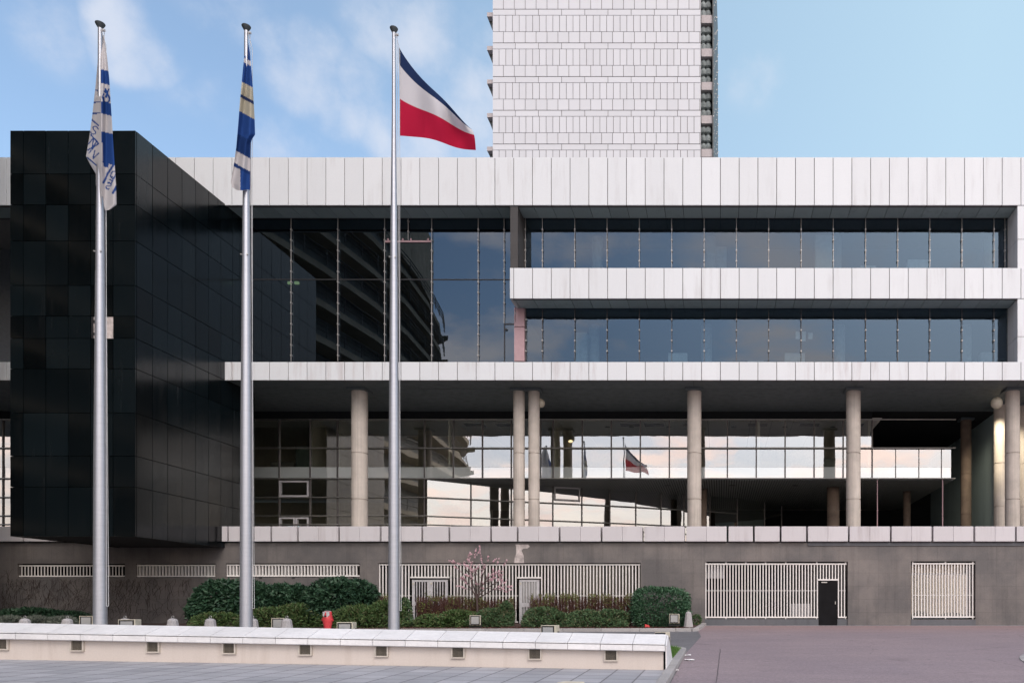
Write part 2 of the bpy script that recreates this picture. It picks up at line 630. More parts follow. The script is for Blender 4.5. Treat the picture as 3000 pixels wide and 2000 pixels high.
# bearing, elevation (degrees), angular radius and thickness of the small clouds ahead
PUFFS = [(-36.97, 30.56, 0.047, 0.87), (-36.34, 30.10, 0.047, 0.83), (-35.61, 29.95, 0.031, 0.55), (-40.72, 29.54, 0.063, 0.37), (-31.39, 32.99, 0.084, 0.37), (-28.61, 31.50, 0.058, 0.64), (-26.66, 31.15, 0.068, 0.83), (-24.45, 31.13, 0.052, 0.74), (-22.78, 34.27, 0.063, 0.74), (-21.08, 34.04, 0.063, 0.83), (-19.78, 33.05, 0.047, 0.55), (-24.65, 29.49, 0.047, 0.87), (-23.41, 29.13, 0.052, 0.83), (-26.66, 29.58, 0.042, 0.55), (-17.33, 32.09, 0.058, 0.87), (-17.10, 30.22, 0.063, 0.78), (-30.30, 26.65, 0.052, 0.74), (-28.03, 26.99, 0.063, 0.55), (2.18, 33.80, 0.047, 0.51), (-33.85, 28.77, 0.052, 0.28), (-16.88, 34.63, 0.052, 0.46), (-20.43, 29.02, 0.074, 0.55)]
# ------------------------------------------------------------------ world, sun, camera
w = bpy.data.worlds.new("World")
SC.world = w
w.use_nodes = True
nt = w.node_tree
for n in list(nt.nodes): nt.nodes.remove(n)
SUN_AZ, SUN_EL = math.radians(155), math.radians(42)     # azimuth measured clockwise from +Y (behind the viewer, a little right)
out = N(nt, 'ShaderNodeOutputWorld')
bg = N(nt, 'ShaderNodeBackground')
sky = N(nt, 'ShaderNodeTexSky', sky_type='NISHITA')
sky.sun_disc = False
sky.sun_elevation = SUN_EL
sky.sun_rotation = SUN_AZ
sky.air_density = 1.0
sky.dust_density = 1.6
sky.ozone_density = 1.6
tc = N(nt, 'ShaderNodeTexCoord')
sx = N(nt, 'ShaderNodeSeparateXYZ')
nt.links.new(tc.outputs['Generated'], sx.inputs[0])
# clouds lie on a flat layer: project the direction on a plane overhead
zz = N(nt, 'ShaderNodeMath', operation='ADD'); zz.inputs[1].default_value = 0.16
nt.links.new(sx.outputs[2], zz.inputs[0])
zm = N(nt, 'ShaderNodeMath', operation='MAXIMUM'); zm.inputs[1].default_value = 0.05
nt.links.new(zz.outputs[0], zm.inputs[0])
cb = N(nt, 'ShaderNodeCombineXYZ')
for i in (0, 1):
    dv = N(nt, 'ShaderNodeMath', operation='DIVIDE')
    nt.links.new(sx.outputs[i], dv.inputs[0]); nt.links.new(zm.outputs[0], dv.inputs[1])
    nt.links.new(dv.outputs[0], cb.inputs[i])
mp = N(nt, 'ShaderNodeMapping')
mp.inputs['Location'].default_value = (3.1, 1.7, 0.0)
nt.links.new(cb.outputs[0], mp.inputs[0])
n1 = tex_noise(nt, mp.outputs[0], 2.6, 7, 0.58)
n2 = tex_noise(nt, mp.outputs[0], 1.3, 3, 0.5)
cm = N(nt, 'ShaderNodeMath', operation='MULTIPLY')
nt.links.new(ramp(nt, n1, [(0.47, 0), (0.62, 1)]), cm.inputs[0])
nt.links.new(ramp(nt, n2, [(0.40, 0.1), (0.54, 1)]), cm.inputs[1])
# ahead: separate soft puffs, each at its own bearing and height, broken up by the noise
nv = N(nt, 'ShaderNodeVectorMath', operation='NORMALIZE')
nt.links.new(tc.outputs['Generated'], nv.inputs[0])
wob = N(nt, 'ShaderNodeTexNoise')
wob.inputs['Scale'].default_value = 9.0
wob.inputs['Detail'].default_value = 4
nt.links.new(nv.outputs[0], wob.inputs['Vector'])
wsc = N(nt, 'ShaderNodeVectorMath', operation='SCALE')
wsc.inputs['Scale'].default_value = 0.065
nt.links.new(wob.outputs['Color'], wsc.inputs[0])
wad = N(nt, 'ShaderNodeVectorMath', operation='ADD')
nt.links.new(nv.outputs[0], wad.inputs[0]); nt.links.new(wsc.outputs[0], wad.inputs[1])
cover = None
for az_, el_, rad, amp in PUFFS:
    ca = math.radians(az_); ce = math.radians(el_)
    dn = N(nt, 'ShaderNodeVectorMath', operation='DISTANCE')
    nt.links.new(wad.outputs[0], dn.inputs[0])
    dn.inputs[1].default_value = (math.sin(ca) * math.cos(ce) + .0325, math.cos(ca) * math.cos(ce) + .0325, math.sin(ce) + .0325)
    mr_ = N(nt, 'ShaderNodeMapRange', interpolation_type='SMOOTHSTEP')
    mr_.inputs[1].default_value = rad; mr_.inputs[2].default_value = 0.0
    mr_.inputs[3].default_value = 0.0; mr_.inputs[4].default_value = amp
    nt.links.new(dn.outputs['Value'], mr_.inputs[0])
    if cover is None: cover = mr_.outputs[0]
    else:
        ad_ = N(nt, 'ShaderNodeMath', operation='MAXIMUM')
        nt.links.new(cover, ad_.inputs[0]); nt.links.new(mr_.outputs[0], ad_.inputs[1])
        cover = ad_.outputs[0]
fine = tex_noise(nt, nv.outputs[0], 12.0, 9, 0.60)
fa_ = N(nt, 'ShaderNodeMath', operation='MULTIPLY_ADD')
fa_.inputs[1].default_value = 2.3; fa_.inputs[2].default_value = -1.36
nt.links.new(fine, fa_.inputs[0])
fs_ = N(nt, 'ShaderNodeMath', operation='ADD')
nt.links.new(cover, fs_.inputs[0]); nt.links.new(fa_.outputs[0], fs_.inputs[1])
ft_ = N(nt, 'ShaderNodeMapRange', interpolation_type='SMOOTHSTEP')
ft_.inputs[1].default_value = -0.25; ft_.inputs[2].default_value = 1.05
nt.links.new(fs_.outputs[0], ft_.inputs[0])
cs_ = N(nt, 'ShaderNodeMapRange', interpolation_type='SMOOTHSTEP')
cs_.inputs[1].default_value = 0.02; cs_.inputs[2].default_value = 0.35
nt.links.new(cover, cs_.inputs[0])
fm = N(nt, 'ShaderNodeMath', operation='MULTIPLY')
nt.links.new(ft_.outputs[0], fm.inputs[0]); nt.links.new(cs_.outputs[0], fm.inputs[1])
fb = N(nt, 'ShaderNodeMapRange')
fb.inputs[1].default_value = 0.12; fb.inputs[2].default_value = -0.12
nt.links.new(sx.outputs[1], fb.inputs[0])
cm2 = N(nt, 'ShaderNodeMix')
nt.links.new(fb.outputs[0], cm2.inputs[0]); nt.links.new(fm.outputs[0], cm2.inputs[2]); nt.links.new(cm.outputs[0], cm2.inputs[3])
cm3 = N(nt, 'ShaderNodeMath', operation='MULTIPLY'); cm3.inputs[1].default_value = 0.8
nt.links.new(cm2.outputs[0], cm3.inputs[0])
# cloud colour: white ahead, peach towards the low sun behind
bk = N(nt, 'ShaderNodeMapRange')
bk.inputs[1].default_value = 0.3; bk.inputs[2].default_value = -0.6
nt.links.new(sx.outputs[1], bk.inputs[0])
CLOUD_A, CLOUD_B = (3.7, 3.9, 4.4), (14.0, 10.6, 9.2)
cc = mix(nt, bk.outputs[0], CLOUD_A, CLOUD_B)
skc = mul(nt, sky.outputs[0], (1.2, 1.2, 1.15))
# thin veil ahead, paler towards the right
ve = N(nt, 'ShaderNodeMapRange')
ve.inputs[1].default_value = -0.45; ve.inputs[2].default_value = 0.25
ve.inputs[3].default_value = 0.12; ve.inputs[4].default_value = 0.80
nt.links.new(sx.outputs[0], ve.inputs[0])
fr_ = N(nt, 'ShaderNodeMapRange')
fr_.inputs[1].default_value = 0.0; fr_.inputs[2].default_value = 0.5
nt.links.new(sx.outputs[1], fr_.inputs[0])
vm = N(nt, 'ShaderNodeMath', operation='MULTIPLY')
nt.links.new(ve.outputs[0], vm.inputs[0]); nt.links.new(fr_.outputs[0], vm.inputs[1])
skc = mix(nt, vm.outputs[0], skc, (2.75, 3.85, 4.6))
colr = mix(nt, cm3.outputs[0], skc, cc)
# bright haze low on the horizon
hz = N(nt, 'ShaderNodeMapRange')
hz.inputs[1].default_value = 0.36; hz.inputs[2].default_value = 0.0
hz.inputs[3].default_value = 0.0; hz.inputs[4].default_value = 0.88
nt.links.new(sx.outputs[2], hz.inputs[0])
hc = mix(nt, bk.outputs[0], (4.0, 4.75, 5.05), (9.2, 7.4, 6.5))
ms_ = N(nt, 'ShaderNodeMapping')
ms_.inputs['Scale'].default_value = (1.6, 1.6, 9.0)
nt.links.new(tc.outputs['Generated'], ms_.inputs[0])
hc = mul(nt, hc, ramp(nt, tex_noise(nt, ms_.outputs[0], 2.6, 5, 0.6), [(0.32, (0.66, 0.70, 0.78)), (0.50, (0.95, 0.95, 0.97)), (0.66, (1.12, 1.08, 1.04))]))
colr = mix(nt, hz.outputs[0], colr, hc)
nt.links.new(colr, bg.inputs[0])
bg.inputs[1].default_value = 0.14
nt.links.new(bg.outputs[0], out.inputs[0])

sl = bpy.data.lights.new('sun', 'SUN')
sl.energy = 0.66
sl.angle = math.radians(32)
sl.color = (1.0, 0.95, 0.89)
so = bpy.data.objects.new('sun', sl)
COL.objects.link(so)
sdir = Vector((math.sin(SUN_AZ) * math.cos(SUN_EL), math.cos(SUN_AZ) * math.cos(SUN_EL), math.sin(SUN_EL)))
so.rotation_euler = sdir.to_track_quat('Z', 'Y').to_euler()
so.location = sdir * 80

cam = bpy.data.cameras.new('camera')
co = bpy.data.objects.new('camera', cam)
COL.objects.link(co)
co.location = (0, 0, H)
co.rotation_euler = (math.radians(90), 0, 0)
cam.sensor_width = 36
cam.lens = FPX / 3000 * 36
cam.shift_x = -(CX - 1500) / 3000
cam.shift_y = (CY - 1000) / 3000
cam.clip_end = 3000
SC.camera = co
SC.view_settings.view_transform = 'Standard'
SC.view_settings.look = 'None'
SC.view_settings.exposure = 0.58
SC.view_settings.gamma = 1.0
SC.cycles.max_bounces = 10
SC.cycles.transparent_max_bounces = 16
SC.cycles.caustics_reflective = False
SC.cycles.caustics_refractive = False

# ------------------------------------------------------------------ ground
g = MB()
ys = [-900, -30, 0, 10, 20, 30, D0, 60, 900]
xs = [-900, -60, -20, -1, 20, 60, 900]


def gz(y): return road_z(max(-30, min(D0, y))) - 0.012


for i in range(len(ys) - 1):
    for j in range(len(xs) - 1):
        g.poly([(xs[j], ys[i], gz(ys[i])), (xs[j + 1], ys[i], gz(ys[i])), (xs[j + 1], ys[i + 1], gz(ys[i + 1])), (xs[j], ys[i + 1], gz(ys[i + 1]))])
struct(g.build('ground', 'grey_asphalt'))

KX0, KX1 = -1.27, -1.06        # kerb that parts the plaza and the road
r = MB()
bx = [(X(2062, 37.2), 37.0), (X(2045, 33.2), 33.2), (-0.75, 30.0), (-0.90, 26.0), (-1.02, 23.2), (KX1, 12.0), (KX1, -30)]
for i in range(len(bx) - 1):
    (xa, ya), (xb, yb) = bx[i], bx[i + 1]
    steps = 3
    for k in range(steps):
        t0, t1 = k / steps, (k + 1) / steps
        x0, y0, x1, y1 = xa + (xb - xa) * t0, ya + (yb - ya) * t0, xa + (xb - xa) * t1, ya + (yb - ya) * t1
        r.poly([(x1, y1, road_z(y1)), (60, y1, road_z(y1)), (60, y0, road_z(y0)), (x0, y0, road_z(y0))])
struct(r.build('road', 'mauve_asphalt'))

# tarred joint running down the road
j_ = MB()
for i in range(40):
    ya, yb = 24.5 - i * .5, 24.0 - i * .5
    xa, xb = [-.02 - (24 - q) * .010 + .03 * noise.noise(Vector((q * 1.3, 4, 1))) for q in (ya, yb)]
    wa, wb = [.011 + .006 * noise.noise(Vector((q * 2.1, 9, 2))) for q in (ya, yb)]
    j_.poly([(xb - wb, yb, road_z(yb) + .004), (xb + wb, yb, road_z(yb) + .004), (xa + wa, ya, road_z(ya) + .004), (xa - wa, ya, road_z(ya) + .004)])
mat_plain('tar_joint', (0.10, 0.085, 0.09), 0.8)
struct(j_.build('road_joint', 'tar_joint'))
# pale strip of dusty asphalt at the foot of the wall
s = MB()
pts = []
random.seed(3)
n = 40
for i in range(n):
    xa, xb = -0.75 + i * 0.78, -0.75 + (i + 1) * 0.78
    wa = 0.30 + 0.22 * noise.noise(Vector((xa * 0.6, 1, 0)))
    wb = 0.30 + 0.22 * noise.noise(Vector((xb * 0.6, 1, 0)))
    s.poly([(xa, D0 - 0.02 - wa, road_z(D0 - wa) + 0.004), (xb, D0 - 0.02 - wb, road_z(D0 - wb) + 0.004), (xb, D0 - 0.005, 0.004), (xa, D0 - 0.005, 0.004)])
mat_plain('dusty_edge', (0.33, 0.31, 0.315), 0.9, var=0.25, scale=7)
struct(s.build('pavement_edge', 'dusty_edge'))


def plaza_z(x, y):
    return -0.437 - (x + 16.43) * 0.0159 - 0.030 * (18.0 - y)


p = MB()
for (xa, xb) in ((-60, -30), (-30, -16), (-16, -8), (-8, KX0)):
    for (ya, yb) in ((-20, 0), (0, 12), (12, 18.2)):
        p.poly([(xa, ya, plaza_z(xa, ya)), (xb, ya, plaza_z(xb, ya)), (xb, yb, plaza_z(xb, yb)), (xa, yb, plaza_z(xa, yb))])
struct(p.build('plaza_paving', 'pale_paving'))

# island behind the low wall
isl = MB()
for (xa, xb) in ((-60, -30), (-30, -16), (-16, -8), (-8, -1.9)):
    isl.poly([(xa, 18.3, plaza_z(xa, 18)), (xb, 18.3, plaza_z(xb, 18)), (xb, 26.5, road_z(26.5) + 0.10), (xa, 26.5, road_z(26.5) + 0.10)])
struct(isl.build('island_paving', 'grey_asphalt'))

# kerb stones
k = MB()
path = []
y = 2.0
while y < 22.9:
    path.append((-1.195 + .075 * max(0, min(1, (y - 15) / 7.5)), y)); y += 1.0
for a in range(0, 91, 15):
    path.append((-2.22 + 1.1 * math.cos(math.radians(a)), 23.2 + 1.2 * math.sin(math.radians(a))))
path += [(-3.2 - i, 24.4 + i * 0.02) for i in range(8)]
for i in range(len(path) - 1):
    a, b = Vector((*path[i], 0)), Vector((*path[i + 1], 0))
    t = (b - a).normalized()
    nrm = Vector((t.y, -t.x, 0)) * 0.105
    a2, b2 = a + t * 0.006, b - t * 0.006
    za, zb = road_z(a.y), road_z(b.y)
    q = [a2 - nrm, a2 + nrm, b2 + nrm, b2 - nrm]
    zs = [za, za, zb, zb]
    k.hexa([(v.x, v.y, zz_ - 0.15) for v, zz_ in zip(q, zs)] + [(v.x, v.y, zz_ + 0.13) for v, zz_ in zip(q, zs)])
struct(k.build('kerb', 'granite_kerb', bevel=0.02))

# planting bed: soil and its kerb
b = MB()
kb = MB()


def bed_edge(x):
    return 32.6 + 0.5 * min(1, max(0, (x + 16) / 15.0)) - 0.25 * max(0, (-x - 16) / 25.0)


xs_ = [-45 + i * 1.6 for i in range(27)] + [-1.9, -1.25]
for i in range(len(xs_) - 1):
    xa, xb = xs_[i], xs_[i + 1]
    if xb <= xa: continue
    ya, yb = bed_edge(xa), bed_edge(xb)
    b.poly([(xa, ya + 0.2, road_z(ya) + 0.10), (xb, yb + 0.2, road_z(yb) + 0.10), (xb, D0, 0.10), (xa, D0, 0.10)])
    kb.hexa([(xa + .004, ya, road_z(ya) - .1), (xb - .004, yb, road_z(yb) - .1), (xb - .004, yb + .22, road_z(yb) - .1), (xa + .004, ya + .22, road_z(ya) - .1),
             (xa + .004, ya, road_z(ya) + .13), (xb - .004, yb, road_z(yb) + .13), (xb - .004, yb + .22, road_z(yb) + .13), (xa + .004, ya + .22, road_z(ya) + .13)])
e0, e1 = (-1.25, bed_edge(-1.25)), (X(2062, 37.2), 37.2)
b.poly([(-1.25, e0[1] + .2, road_z(33) + 0.10), (-1.1, 34, road_z(34) + .1), (X(2058, 37.2), D0, 0.10), (-1.25, D0, 0.10)])
seg = [(-1.25, bed_edge(-1.25) + .1), (-1.04, 33.45), (-0.97, 34.4), (-0.88, 35.7), (-0.80, 37.25)]
for i in range(len(seg) - 1):
    a, c = Vector((*seg[i], 0)), Vector((*seg[i + 1], 0))
    t = (c - a).normalized(); nr = Vector((t.y, -t.x, 0)) * .11
    q = [a - nr, a + nr, c + nr, c - nr]
    kb.hexa([(v.x, v.y, road_z(v.y) - .1) for v in q] + [(v.x, v.y, road_z(v.y) + .125) for v in q])
struct(b.build('planting_bed', 'bark_mulch'))
struct(kb.build('bed_kerb', 'granite_kerb', bevel=0.015))

# mulch chips, grass, paving ring
random.seed(11)
ch = MB()
for i in range(5000):
    x = random.uniform(-16.5, -1.2)
    y = bed_edge(x) + 0.25 + abs(random.gauss(0, 0.7))
    if y > 37: continue
    c = Vector((x, y, road_z(y) + 0.115))
    u = Vector((random.uniform(-1, 1), random.uniform(-1, 1), random.uniform(-.5, .5))) * 0.03
    v = Vector((random.uniform(-1, 1), random.uniform(-1, 1), random.uniform(-.2, .9))) * 0.022
    ch.quad(c, u, v)
mat_leaf('mulch_chip', [(0.045, 0.022, 0.018), (0.10, 0.052, 0.042), (0.15, 0.085, 0.07)], 0.95, 0.1)
struct(ch.build('bark_chips', 'mulch_chip'), 'stuff')

gr = MB()
gp = [(-1.75, 20.16), (-1.25, 20.16), (-1.2, 22.9), (-1.35, 23.6), (-1.7, 24.15), (-2.2, 24.33), (-3.4, 24.3), (-3.4, 20.6), (-1.75, 20.3)]
gr.poly([(x, y, road_z(y) + 0.09) for x, y in gp])
mat_plain('turf', (0.05, 0.08, 0.025), 0.95, var=0.3, scale=12)
struct(gr.build('turf', 'turf'))
gb = MB()
for i in range(9000):
    x, y = random.uniform(-3.4, -1.14), random.uniform(20.0, 24.4)
    if x < -1.75 and y < 20.4: continue
    if x > -1.26 + .03 * (y - 20) or (y > 23.2 and math.hypot(max(0, x + 2.22), (y - 23.2) * .92) > 1.02): continue
    c = Vector((x, y, road_z(y) + 0.09))
    hgt = random.uniform(0.05, 0.13)
    a = random.uniform(0, 6.28)
    u = Vector((math.cos(a), math.sin(a), 0)) * 0.009
    tip = c + Vector((random.gauss(0, .03), random.gauss(0, .03), hgt))
    q = len(gb.v)
    gb.v += [tuple(c - u), tuple(c + u), tuple(tip)]
    gb.f.append((q, q + 1, q + 2)); gb.m.append(0)
struct(gb.build('grass', 'grass_blade'), 'stuff')

# round stone paving at the right edge of the road
pr = MB()
cxr, cyr = X(2972, 20.0) + 6.35, 19.5
for ring, (r0, r1, nst) in enumerate(((5.74, 6.0, 84), (5.46, 5.72, 80), (5.18, 5.44, 76), (4.90, 5.16, 72))):
    for i in range(nst):
        a0, a1 = 2 * math.pi * (i + .05) / nst, 2 * math.pi * (i + .95) / nst
        q = [(r0, a0), (r1, a0), (r1, a1), (r0, a1)]
        pp = [(cxr + rr * math.cos(a), cyr + rr * math.sin(a)) for rr, a in q]
        pr.hexa([(x, y, road_z(y) - .02) for x, y in pp] + [(x, y, road_z(y) + .025) for x, y in pp])
struct(pr.build('paving_ring', 'granite_kerb', bevel=0.01))

# ------------------------------------------------------------------ the office building
B = thing('office_building', 'long white panelled office building with dark glazing, columned hall and a black granite block', 'office building', (-10, D0, 0))
seams = [1009.4 + 55.05 * i for i in range(-44, 80)]
XL, XR = -1000, 4200          # extent of the facade in photo pixels at the facade plane


def seam_edges(x0, x1):
    e = [x0] + [s for s in seams if x0 + 6 < s < x1 - 6] + [x1]
    return list(zip(e[:-1], e[1:]))


def band(name, x0, x1, y0, y1, d=D0, depth=0.10, edges=None, mats=('white_panel', 'joint'), back=0.25, gap=0.028):
    m = MB()
    for a, c in (edges or seam_edges(x0, x1)):
        m.box(X(a, d) + gap / 2, X(c, d) - gap / 2, d, d + depth, Z(y1, d), Z(y0, d))
    m.box(X(x0, d) + .03, X(x1, d) - .03, d + 0.035, d + back, Z(y1, d) + .02, Z(y0, d) - .02, 1)
    return m.build(name, list(mats), B, bevel=0.006)


CUBE_R = X(397, 31.6)
band('fascia', XL, XR, 461, 601)
band('sill_band', XL, XR, 1060, 1113, mats=('white_panel_stained', 'joint'))
band('balcony_band', 1493, XR, 785, 874)
# left return of the balcony
m = MB(); m.box(X(1493), X(1493) + .1, D0 + .13, 38.5, Z(874), Z(785)); m.build('balcony_end', 'white_panel', B)


def soffit(name, x0, x1, py, d1, mat='soffit_panel', lift=0.03):
    m = MB()
    for a, c in seam_edges(x0, x1):
        m.box(X(a) + .012, X(c) - .012, D0 + 0.11, d1, Z(py) + lift, Z(py) + lift + .05)
    m.box(X(x0), X(x1), D0 + .26, d1, Z(py) + lift + .06, Z(py) + lift + .12, 1)
    return m.build(name, [mat, 'black_void'], B)


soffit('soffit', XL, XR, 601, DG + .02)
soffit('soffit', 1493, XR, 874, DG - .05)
# head and sill behind the glazing line
m = MB()
m.box(X(XL), X(XR), DG - .06, DG + .05, Z(601) + .0, Z(601) + 0.032)
m.build('glazing_head', 'dark_metal', B)
# balcony floor and roof
m = MB(); m.box(X(1493) + .1, X(XR), D0 + .26, DG - .1, Z(800), Z(790)); m.build('balcony_floor', 'concrete_floor', B)
m = MB(); m.box(X(XL), X(XR), D0 + .26, 60, Z(480), Z(470)); m.box(X(XL), X(XR), 59.5, 60, Z(1070), Z(480)); m.build('roof', 'concrete_floor', B)
m = MB(); m.box(X(XL), X(XL) + .4, 38.8, 59.4, 0, Z(481)); m.box(X(XR) - .4, X(XR), 38.8, 59.4, 0, Z(481)); m.build('end_wall', 'granite_wall', B)
# sill band behind: floor slab of the upper storeys
m = MB(); m.box(X(XL), X(XR), D0 + .26, 59.4, Z(1100), Z(1066)); m.build('floor_slab', 'room_grey', B)
m = MB(); m.box(X(1510), X(XR), DG + .1, 59.4, Z(880), Z(800)); m.build('floor_slab', 'room_grey', B)

# pier between the lobby glazing and the right-hand offices
m = MB(); m.box(X(1494), X(1516), D0 + .06, DG + .1, Z(784.5), Z(602.5)); m.build('pier', 'granite_pier', B)
m = MB(); m.box(X(1508, DG), X(1538, DG), DG - .1, DG + .1, Z(1059, DG), Z(960, DG)); m.box(X(1508, DG), X(1538, DG), DG - .1, DG + .1, Z(958, DG), Z(903, DG)); m.build('pink_panel', 'pink_paint', B)

# upper glazing: glass bays
lobby_m = [560, 716, 853, 990, 1127, 1265, 1401, 1477, 1510]
for a, c in zip(lobby_m[:-1], lobby_m[1:]):
    m = MB()
    m.box(X(a, DG) + .01, X(c, DG) - .01, DG, DG + .012, Z(818, DG), Z(630, DG))
    m.box(X(a, DG) + .01, X(c, DG) - .01, DG, DG + .012, Z(1061, DG), Z(820.5, DG))
    m.build('window_pane', 'lobby_glass', B)
m = MB(); m.box(X(560, DG), X(1495, DG), DG - .03, DG + .03, Z(820.5, DG), Z(818, DG)); m.build('transom', 'dark_metal', B)
m = MB(); m.box(X(1127, DG), X(1265, DG), DG - .06, DG + .02, Z(711, DG), Z(706, DG))
for q in (1137, 1180, 1204, 1254): m.box(X(q, DG), X(q + 4, DG), DG - .1, DG - .06, Z(707, DG), Z(701, DG))
m.build('vent_bar', 'pink_paint', B)
m = MB(); m.box(X(1477, DG), X(1509, DG), DG - .05, DG + .02, Z(951, DG), Z(948, DG)); m.box(X(1477, DG), X(1479.5, DG), DG - .05, DG + .02, Z(1060, DG), Z(951, DG))
m.box(X(1480, DG), X(1487, DG), DG - .1, DG - .05, Z(968, DG), Z(964, DG))
m.build('door_frame', 'dark_metal', B)
office_m = [1541, 1589, 1684, 1778.5, 1873, 1968, 2063, 2157.5, 2252, 2347, 2441, 2536, 2630, 2724, 2818, 2912, 2950]
far_m = [3020 + 94.7 * i for i in range(13)]
for row, (yt, yb) in enumerate(((630, 790), (895, 1061))):
    for a, c in list(zip(office_m[:-1], office_m[1:])) + list(zip(far_m[:-1], far_m[1:])):
        m = MB()
        xa_, xb_, za_, zb_ = X(a, DG) + .006, X(c, DG) - .006, Z(yb, DG), Z(yt, DG)
        q_ = [DG + random.uniform(-.005, .005) for _ in range(3)]
        y00, y10, y01 = q_
        y11 = y10 + y01 - y00
        m.hexa([(xa_, y00, za_), (xb_, y10, za_), (xb_, y10 + .012, za_), (xa_, y00 + .012, za_), (xa_, y01, zb_), (xb_, y11, zb_), (xb_, y11 + .012, zb_), (xa_, y01 + .012, zb_)])
        m.build('window_pane', 'office_glass', B)
# dark jamb at the right end of the offices, white pier and its reveal
m = MB(); m.box(X(2950, DG), X(2978, DG), DG - .01, DG + .05, Z(1061, DG), Z(630, DG)); m.build('jamb_panel', 'bay_dark', B)
pe = [(2982, 3018)]
for (a, c) in ((601, 785), (874, 1060)):
    mid = (700, 985)[a > 700]
    m = MB()
    m.box(X(2982), X(3018), D0 + .03, DG - .02, Z(mid - .8), Z(a) - .01)
    m.box(X(2982), X(3018), D0 + .03, DG - .02, Z(c) + .01, Z(mid + .8))
    m.box(X(2984), X(3016), D0 + .06, DG - .04, Z(c) + .01, Z(a) - .01, 1)
    m.build('white_pier', ['white_panel', 'joint'], B)


def rod(px, y0, y1, clip0, dim=False):
    m = MB()
    x = X(px, DG - .08)
    m.box(x - .012, x + .012, DG - .10, DG - .065, Z(y1, DG), Z(y0, DG))
    y = clip0
    while y < y1 - 4:
        if y > y0 + 3:
            m.box(x - .032, x + .032, DG - .12, DG - .01, Z(y + 1.9, DG), Z(y - 1.9, DG), 1)
        y += 30.6
    return m.build('glazing_rod', ['mullion_metal' if dim else 'rod_steel', 'rod_steel'], B)


for px in lobby_m[2:-2]: rod(px, 641, 1059, 675)
rod(1477, 641, 948, 675)
rod(1510, 904, 946, 920)
rod(1196, 641, 706, 650)
for px in [1539] + office_m[1:-1] + [2944] + far_m: rod(px, 641, 785, 675)
for px in office_m[:-1] + far_m: rod(px, 905, 1059, 938, True)

# rooms behind the upper glazing
m = MB()
m.box(X(XL), X(XR), 46.0, 46.2, Z(1066), Z(482))
m.build('room_wall', 'room_grey', B)
random.seed(21)
for i in range(12):
    px = 1700 + i * 118 + random.uniform(-25, 25)
    m = MB()
    y = random.choice((785, 1060))
    hh = random.choice((0.5, 0.9, 1.7, 2.1))
    zb = Z(800) if y == 785 else Z(1066)
    yy = DG + random.uniform(.5, 2.0)
    wd = random.uniform(.5, 1.1)
    x0 = X(px, yy)
    m.box(x0, x0 + wd, yy, yy + .45, zb, zb + hh + 0.7)
    m.box(x0 + .06, x0 + wd * .5 - .02, yy - .02, yy, zb + .8, zb + hh + .6)
    m.box(x0 + wd * .5 + .02, x0 + wd - .06, yy - .02, yy, zb + .8, zb + hh + .6)
    m.build('office_cabinet', 'office_white', B)
for px, yt in ((1750, 640), (2080, 640), (2450, 640), (2900, 640), (1740, 900), (2070, 900), (2460, 900), (2830, 900)):
    m = MB(); x = X(px, 40.6)
    m.lathe(x, 40.6, [(.28, Z(1066) if yt > 700 else Z(800)), (.28, Z(880) if yt > 700 else Z(601))], 16)
    m.build('interior_column', 'office_white', B, smooth=True)
# paper sheets stuck on the lower office windows
for (a, t, c_, bt) in ((2331, 970, 2344, 993), (2349, 970, 2361, 999), (2368, 974, 2381, 993)):
    m = MB(); m.box(X(a, DG), X(c_, DG), DG + .016, DG + .02, Z(bt, DG), Z(t, DG)); m.build('paper_sheet', 'office_white', B)

m = MB()
for a, c in ((842, 853), (862, 874)): m.box(X(a, 40.2), X(c, 40.2), 40.2, 40.3, Z(831, 40.2), Z(824, 40.2))
m.build('lit_tube', 'tube_light', B)
# ---- black granite block
CB = MB()
rows = [382, 510, 600, 706, 836, 926, 991, 1080, 1209, 1335, 1426, 1571]
colsx = [29, 68, 134, 199.5, 265.5, 331, 397]
DC = 31.6
gap = 0.026
random.seed(44)


def jt(): return random.uniform(0, .007)


for i in range(len(rows) - 1):
    zt, zb = Z(rows[i], DC), Z(rows[i + 1], DC)
    for j in range(len(colsx) - 1):
        if i == 5 and j == 4: continue
        xa_, xb_, za_, zb_ = X(colsx[j], DC) + gap / 2, X(colsx[j + 1], DC) - gap / 2, zb + gap / 2, zt - gap / 2
        CB.hexa([(xa_, DC + jt(), za_), (xb_, DC + jt(), za_), (xb_, DC + .06, za_), (xa_, DC + .06, za_), (xa_, DC + jt(), zb_), (xb_, DC + jt(), zb_), (xb_, DC + .06, zb_), (xa_, DC + .06, zb_)])
    for kk in range(9):
        ya, yb = DC + .064 + kk * .89, DC + .064 + (kk + 1) * .89
        ya_, yb_, za_, zb_ = ya + gap / 2, yb - gap / 2, zb + gap / 2, zt - gap / 2
        CB.hexa([(CUBE_R - .06, ya_, za_), (CUBE_R - jt(), ya_, za_), (CUBE_R - jt(), yb_, za_), (CUBE_R - .06, yb_, za_), (CUBE_R - .06, ya_, zb_), (CUBE_R - jt(), ya_, zb_), (CUBE_R - jt(), yb_, zb_), (CUBE_R - .06, yb_, zb_)])
        CB.box(X(29, DC), X(29, DC) + .06, ya + gap / 2, yb - gap / 2, zb + gap / 2, zt - gap / 2)
CB.box(X(29, DC) + .08, CUBE_R - .08, DC + .08, DC + 8.0, Z(1571, DC) + .03, Z(382, DC) - .02, 1)
BLK = CB.build('granite_block', ['black_granite', 'black_void'], B)
m = MB()
x0, x1, z0, z1 = X(265.5, DC) + .01, X(331, DC) - .01, Z(991, DC) + .01, Z(926, DC) - .02
m.box(x0 + .09, x1 - .01, DC + .03, DC + .07, z0, z1)
m.build('bare_panel', 'exposed_mortar', BLK)
m = MB()
